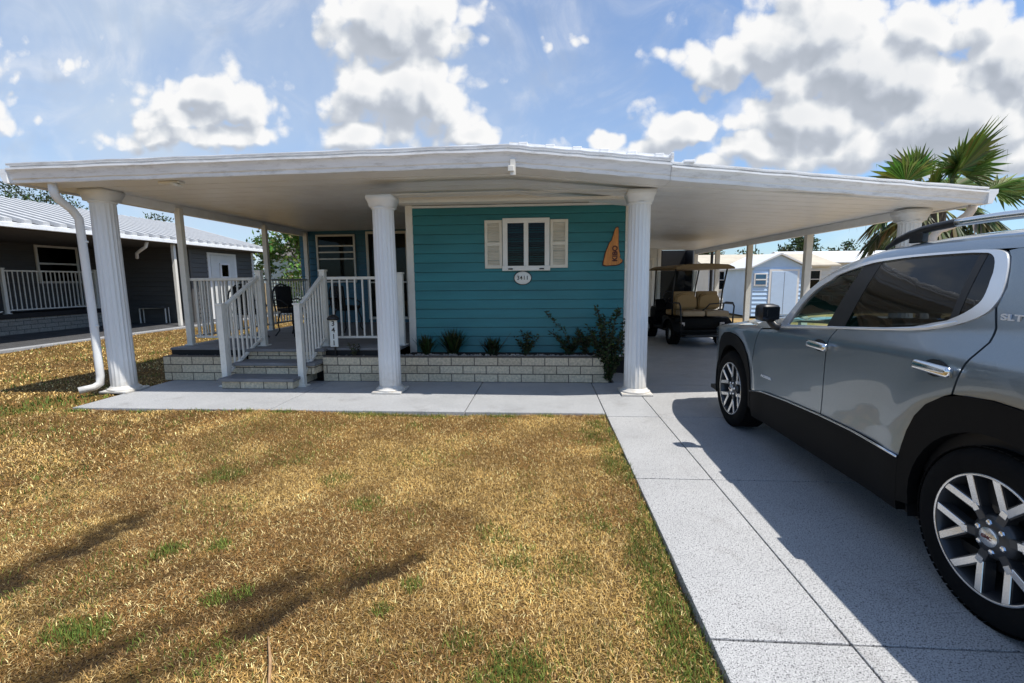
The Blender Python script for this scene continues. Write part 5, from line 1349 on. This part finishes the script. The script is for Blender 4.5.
while y < 20.3:
    poly_prism(bm, [(-12.33, 2.90), (-12.33, 3.00), (-16.6, 4.16), (-16.6, 4.03)], y, y+.16, 1); y += .42
obj('roof', fixn(bm), [M_roofgrey, M_roofrib], nh)
bm = nb(); extrude_profile(bm, [(0,0),(.05,0),(.06,.04),(.10,.10),(.10,.16),(0,.16)], (-12.4, 20.35, 2.78), (-12.4, 1.6, 2.78)); fixn(bm)
bm2 = nb(); bx(bm2, -12.395, -12.29, 1.6, 20.35, 2.79, 2.905, .01); bm.free(); obj('gutter', bm2, M_fascia, nh)
bm = nb(); tube(bm, [(-12.55,14.2,2.80),(-12.62,14.2,2.62),(-12.9,14.3,2.52),(-13.3,14.6,2.45),(-13.4,14.7,2.3)], .05, 8); obj('downspout', bm, M_white, nh, smooth=True)
# porch of that house
bm = nb(); bx(bm, -16.5, -15.55, 10.6, 15.4, .0, .47, .01); obj('porch_base', bm, M_brickn, nh)
obj('porch_floor', box(-16.56, -15.50, 10.55, 15.45, .472, .62), M_dark, nh)
rail_run((-15.58,12.5), (-15.58,15.3), .62, .62, .10, 1.25, 20, parent=nh)
rail_run((-15.58,15.34), (-16.5,15.36), .62, .62, .10, 1.25, 6, parent=nh, ends=(False, False))
rail_run((-15.58,11.0), (-15.58,12.42), .1, .62, .10, 1.25, 9, parent=nh, ends=(True, False))
obj('post', box(-15.66, -15.52, 11.9, 12.04, .62, 2.80, .01), mat('brown_post', (.10,.06,.045), .6), nh)
obj('post', box(-12.62, -12.52, 15.2, 15.3, .0, 2.80, .005), M_cream, nh)
def side_window(x, y0, y1, z0, z1, parent, rail=None, m=M_white, nm='window'):
    bm = nb(); t = .07
    bx(bm, x, x+.05, y0, y1, z1-t, z1, .004); bx(bm, x, x+.06, y0, y1, z0, z0+t, .004)
    for a in (y0, y1-t): bx(bm, x, x+.05, a, a+t, z0+t, z1-t, .004)
    if rail: bx(bm, x, x+.045, y0+t, y1-t, rail-.03, rail+.03, .004)
    fr = obj(nm, bm, m, parent); obj('pane', box(x+.02, x+.024, y0+t, y1-t, z0+t, z1-t), M_pane, fr); obj('shade', box(x+.005, x+.010, y0+t, y1-t, z0+t, z1-t), M_dark, fr)
    return fr
side_window(-16.57, 14.3, 15.7, 1.5, 2.75, nh, 2.15, M_cream); side_window(-16.57, 5.0, 6.6, 1.3, 2.7, nh, 2.0)
side_window(-16.57, 11.2, 12.2, .65, 2.7, nh, None, M_cream, 'screen_door')
dr_ = obj('door', box(-12.985, -12.93, 17.5, 18.9, .05, 2.55, .01), M_offwhite, nh); side_window(-12.925, 17.95, 18.5, 1.65, 2.25, dr_)
bm = nb(); bx(bm, -12.99, -12.95, 17.36, 17.495, .05, 2.64); bx(bm, -12.99, -12.95, 18.905, 19.04, .05, 2.64); bx(bm, -12.99, -12.95, 17.495, 18.905, 2.555, 2.64); obj('door_frame', bm, M_white, nh)
bn = thing('bench_frame', (-14.4, 16.1, 0), 'white metal bench frame by the dark wall of the grey house', 'bench')
bm = nb(); tube(bm, [(-14.9,16.2,.01),(-14.9,16.2,.55),(-13.9,16.2,.55),(-13.9,16.2,.01)], .025, 8); obj('frame', bm, M_cream, bn)
bm = nb(); bx(bm, -14.88, -13.92, 16.05, 16.35, .577, .61); obj('seat', bm, M_grey, bn); bm = nb(); tube(bm, [(-14.9,16.36,.01),(-14.9,16.36,.58)], .02, 6); obj('leg', bm, M_cream, bn); bm = nb(); tube(bm, [(-13.9,16.36,.01),(-13.9,16.36,.58)], .02, 6); obj('leg', bm, M_cream, bn)

# ------------------------------------------------------------------ small buildings beyond the carport and porch
sh = thing('garden_shed', (8.9, 18.5, 0), 'pale blue gabled shed with double door beyond the carport posts', 'shed')
def laps_y(x0, x1, y, z0, z1, m, parent, c=.16): return lap_wall('wall', (x0, y), (x1, y), z0, z1, m, c, parent, .02)
laps_y(7.95, 9.85, 18.5, .02, 1.88, M_shed, sh)
bm = nb(); poly_prism(bm, [(7.95,1.88),(9.85,1.88),(8.9,2.34)], 18.5, 18.6); obj('gable', fixn(bm), M_shed, sh)
obj('shed_body', box(7.96, 9.84, 18.61, 21.4, 0, 1.88), M_shed, sh)
bm = nb(); poly_prism(bm, [(7.78,1.82),(7.78,1.87),(8.9,2.42),(10.02,1.87),(10.02,1.82),(8.9,2.35)], 18.36, 21.5); obj('roof', fixn(bm), M_roofmetal, sh)
sd = obj('door', box(8.62, 9.56, 18.44, 18.478, .08, 1.72, .01), M_sheddoor, sh); obj('door_seam', box(9.085, 9.095, 18.436, 18.44, .1, 1.70), M_grey, sd)
bm = nb(); bx(bm, 8.54, 8.62, 18.45, 18.49, .05, 1.80); bx(bm, 9.56, 9.64, 18.45, 18.49, .05, 1.80); bx(bm, 8.62, 9.56, 18.45, 18.49, 1.722, 1.80); obj('door_frame', bm, M_white, sh)
bm = nb(); bx(bm, 7.98, 8.46, 18.43, 18.48, 1.18, 1.66, .01); fr = obj('window', bm, M_white, sh); obj('pane', box(8.03, 8.41, 18.424, 18.428, 1.23, 1.61), mat('blue_glass', (.04,.12,.22), .08), fr); obj('glazing_bar', box(8.03, 8.41, 18.418, 18.422, 1.39, 1.44), M_white, fr)

def low_house(name, x0, x1, y0, y1, h, rise, m, label, roofm=M_roofmetal, wins=2, over=.3):
    t = thing(name, ((x0+x1)/2, y0, 0), label, 'house')
    laps_y(x0, x1, y0, .02, h, m, t, .2); obj('house_body', box(x0+.01, x1-.01, y0+.11, y1, 0, h), m, t)
    bm = nb(); ym = (y0+y1)/2; v = []
    for x in (x0-over, x1+over): v.append([bm.verts.new(p) for p in ((x, y0-over, h-.08), (x, ym, h+rise), (x, y1+over, h-.08), (x, y1+over, h-.16), (x, ym, h+rise-.08), (x, y0-over, h-.16))])
    for k in range(6): bm.faces.new((v[0][k], v[0][(k+1)%6], v[1][(k+1)%6], v[1][k]))
    bm.faces.new(v[0]); bm.faces.new(v[1][::-1]); obj('roof', fixn(bm), roofm, t)
    bm = nb(); 
    for x in (x0, x1): 
        q = [(x, y0+.11, h), (x, y1, h), (x, ym, h+rise-.1)]; bm.faces.new([bm.verts.new(p) for p in q])
    obj('gable', bm, m, t)
    for k in range(wins):
        c = x0+(x1-x0)*(k+.5)/wins; dark_window(c-.5, c+.5, .9, 1.85, y0-.03, t, rails=(1.4,), t=.06)
    return t
M_beige = mat('beige_roof', (.47,.42,.33), .7, var=.12, scale=1.5, dirt=(.3,.26,.2), dirt_amt=.4)
M_bluer = mat('blue_tarp_roof', (.06,.17,.42), .5, var=.15)
M_brownroof = mat('brown_shingle_roof', (.12,.105,.095), .85, var=.25, scale=8)
M_palegreen = mat('pale_green_siding', (.42,.50,.47), .6, var=.08)
low_house('white_cottage', 7.9, 13.5, 23.2, 27.5, 2.15, .55, M_offwhite, 'white sided low house with beige roof behind the pale blue shed', M_beige, 3)
low_house('white_cottage', 15.5, 24, 30, 35, 2.5, .7, M_offwhite, 'low white house far right of the shed, half hidden by the parked car', M_roofmetal, 3)
low_house('blue_roof_house', 21.5, 28, 26, 30, 2.35, .55, M_shed, 'low pale house with a blue roof beyond the parked car', M_bluer, 2)
low_house('white_cottage', 5.4, 7.4, 33, 40, 2.6, .8, M_offwhite, 'narrow white house seen past the golf cart roof', M_roofmetal, 1)
low_house('green_cottage', -17.5, -11.0, 29, 35, 3.2, 1.1, M_palegreen, 'pale green sided house with brown roof behind the grey house', M_brownroof, 2)
low_house('white_cottage', 34, 44, 40, 46, 2.6, .8, M_offwhite, 'far white house on the right behind the palm', M_beige, 3)
low_house('white_cottage', 10, 20, 52, 57, 2.7, .8, M_offwhite, 'distant white house with grey roof under the dark tree', M_brownroof, 3)
low_house('white_cottage', -46, -34, 38, 44, 2.8, .9, M_offwhite, 'distant pale house far left beyond the grey house', M_roofmetal, 3)

# ------------------------------------------------------------------ trees
M_bark = mat('bark', (.11,.085,.062), .9, var=.3, scale=18, bump=.5, bscale=30, stretch=(1,1,.25))
TG = [(.030,.055,.016),(.045,.075,.020),(.020,.038,.012),(.06,.09,.026)]
def tree(name, loc, h, r, nleaf, label, cols=TG, leaf=.22, low=.3, cat='tree', group=None, clumps=26, airy=1.0):
    t = thing(name, loc, label, cat, group); x, y, z = loc; bm = nb()
    th = h*.42; tr = max(.06, h*.022)
    tube(bm, [(x,y,z-.1),(x+.02*h*random.uniform(-1,1),y,z+th*.5),(x,y+.01*h,z+th)], [tr*1.4, tr, tr*.75], 9)
    cs = []
    for k in range(clumps):
        a = random.uniform(0, 2*PI); q = random.uniform(0, 1); zz = z+h*(low+(1-low)*q); rr = r*math.sqrt(max(.08, 1-(2*q-.85)**2*.8))*random.uniform(.25, 1.0)
        c = Vector((x+rr*math.cos(a), y+rr*math.sin(a), zz)); cs.append((c, r*random.uniform(.22,.42)))
        if k % 2 == 0: tube(bm, [(x, y+.005*h, z+th*random.uniform(.6,1)), Vector((x,y,z+th)).lerp(c,.5)+Vector((0,0,.05*h)), c], [tr*.5, tr*.3, tr*.1], 5)
    obj('trunk', bm, M_bark, t)
    Q = []; C = []
    for i in range(nleaf):
        c, cr_ = cs[i % len(cs)]; d = rv(); p = c+Vector((d.x, d.y, d.z*.7))*cr_*random.random()**.45*airy
        Q.append(leaf_quad(p, rv(), rv(), leaf*random.uniform(.6,1.4), leaf*random.uniform(.35,.6)))
        C.append(tuple(v*random.uniform(.65,1.35) for v in random.choice(cols)))
    leaf_mesh('crown', Q, C, t); return t
BG = [(.09,.16,.03),(.13,.20,.04),(.06,.12,.025),(.17,.24,.06)]
tree('leafy_tree', (-11.6, 22.5, 0), 4.6, 2.3, 5200, 'bright green leafy tree beyond the porch, left of the blue back wall', BG, .22, .12)
tree('leafy_tree', (-9.4, 24.5, 0), 3.2, 1.5, 2600, 'smaller green bushy tree beside the bright green one behind the porch', BG+TG, .18, .05)
gt = 'dark trees beyond the houses'
for (x, y, h, r, n, lb) in ((23.4,45,5.0,2.6,3000,'dark round tree above the shed roof, right of its ridge'),(19.6,47,3.9,2.2,2200,'low dark tree directly behind the shed gable'),(26.8,44,4.4,1.8,1800,'dark tree seen just right of the nearest carport post'),
        (14.8,44,4.6,1.9,1800,'dark tree above the golf cart roof between the far posts'),(34,50,4.8,3.0,1800,'distant dark tree low behind the palm fronds'),(-50,44,10.6,4.5,3200,'tall dark tree above the left end of the grey house roof'),
        (-56,46,11.5,4.5,2600,'tallest dark tree at the far left edge'),(-44,48,9.6,4.0,2400,'dark tree peeking over the white ribbed roof'),(-33,60,6,4,1500,'distant low tree far behind the grey house'),(42,60,5.6,4,1600,'distant broad tree at the far right'),(-20,60,5,4,1500,'distant tree in the gap left of the porch'),(8,70,6,4,1500,'distant tree far behind the carport')):
    tree('dark_tree', (x, y, 0), h, r, n, lb, TG, .30 if y < 50 else .4, .22, group=gt)

# fan palm beyond the right end of the roof
def fan_palm(loc, label):
    t = thing('fan_palm', loc, label, 'palm'); x, y, z = loc; top = Vector((x, y, 2.72)); bm = nb()
    tube(bm, [(x+.1,y,-.1),(x+.05,y,1.0),(x,y,2.0),top], [.20,.17,.16,.15], 12); obj('trunk', bm, M_bark, t)
    Q = []; C = []; QD = []; CDd = []; st = nb()
    def leaf(d, pl, fr, dead=False, spread=105, roll=0.0, nseg=34):
        d = Vector(d).normalized(); s_ = d.cross(Vector((0,0,1)))
        if s_.length < .1: s_ = Vector((1,0,0))
        s_.normalize(); s_ = (Matrix.Rotation(roll, 3, d) @ s_); n = s_.cross(d)
        base = top+d*.06; tip = base+d*pl+Vector((0,0,-.10 if not dead else -.25))*pl
        tube(st, [base, base.lerp(tip,.5)+Vector((0,0,.03)), tip], [.022,.016,.012], 5)
        dd = (tip-base).normalized() if dead else d
        for k in range(nseg):
            a = R(-spread+2*spread*(k+.5)/nseg); L_ = fr*(1-.42*abs(a/R(spread))**1.5)*random.uniform(.92,1.05)
            e = dd*math.cos(a)+s_*math.sin(a)
            e = (e+n*(.10 if k % 2 else -.10)*0 - Vector((0,0,1))*(.12 if not dead else .9)*random.uniform(.6,1.2)*(.8 if not dead else 1)).normalized()
            side_ = e.cross(n).normalized(); wd_ = fr*2*R(spread)/nseg*.42
            p0 = tip; p1 = tip+e*L_*.55; p2 = tip+e*L_*.98-Vector((0,0,1))*L_*(.22*random.random() if not dead else .12)
            v = n*wd_*.35
            c = random.choice([(.095,.165,.03),(.12,.19,.035),(.07,.13,.025),(.16,.21,.05)]) if not dead else random.choice([(.16,.15,.075),(.11,.12,.045),(.07,.10,.03),(.26,.24,.15),(.05,.07,.02)])
            c = tuple(q*random.uniform(.75,1.25) for q in c)
            T_, CC = (QD, CDd) if dead else (Q, C)
            T_.append([p0, p1+side_*wd_+v, p1-v*.6]); CC.append(c); T_.append([p0, p1-v*.6, p1-side_*wd_+v]); CC.append(tuple(q*.85 for q in c))
            T_.append([p1+side_*wd_+v, p2, p1-v*.6]); CC.append(c); T_.append([p1-side_*wd_+v, p1-v*.6, p2]); CC.append(c)
            if random.random() < .35: 
                q = p2+Vector((random.uniform(-.02,.02), random.uniform(-.02,.02), -.25*random.random())); T_.append([p2-side_*.004, p2+side_*.004, q]); CC.append(tuple(v_*1.3 for v_ in c))
    for d, pl, fr, ro in (((-1.02,-.3,.66),.80,.74,.5),((.16,-.45,.95),.62,1.0,.15),((-.40,.3,.85),.62,.70,1.15),((-.05,.5,.9),.65,.72,1.0),((1.1,-.4,.40),.75,.72,.7),((.75,.5,.7),.6,.7,.2),((-.6,.8,.5),.6,.7,.3),((-.15,-.6,.75),.5,.62,1.3),((.6,-.8,.35),.6,.66,.4),((-.9,.4,.25),.65,.65,.8),
                         ((.5,-.1,.95),.6,.74,1.2),((1.0,.5,.2),.6,.65,.5),((-.62,-.6,.45),.5,.6,1.2),((.0,.9,.3),.6,.65,.2)):
        leaf(d, pl, fr, False, 100, ro)
    for k in range(16):
        a = 2*PI*k/16+.2; leaf((math.cos(a), math.sin(a), random.uniform(-.35,.08)), random.uniform(.45,.75), random.uniform(.55,.7), True, 75, random.uniform(-.5,.5), 22)
    obj('stalk', st, mat('palm_stalk', (.17,.19,.06), .6, var=.2), t); leaf_mesh('crown', Q, C, t); leaf_mesh('dead_fronds', QD, CDd, t)
    return t
fan_palm((6.95, 9.0, 0), 'fan palm with spiky green fronds behind the right end of the roof')
shrub('roadside_shrub', 14.2, 16.0, -.07, 1.5, .9, 14, 900, 'dark rounded shrub in the dry yard right of the carport', leaf=(.12,.05), cat='shrub')

# poles
for (x, y, h, lb) in ((-14.7,36,6.4,'slim grey pole above the far end of the grey house roof'),(-17.5,36,6.8,'taller slim grey pole over the grey house roof'),(21.6,50,6.4,'thin dark utility pole beside the round dark tree'),(5.05,14.6,2.3,'dark steel post standing near the golf cart')):
    bm = nb(); tube(bm, [(x,y,-.08),(x,y,h)], [.05,.035] if h > 3 else [.045,.045], 8)
    if h > 3: bx(bm, x-.35, x+.35, y-.03, y+.03, h-.5, h-.44)
    tag(obj('utility_pole' if h > 3 else 'steel_post', bm, M_grey if x < 0 else M_black), lb, 'pole')
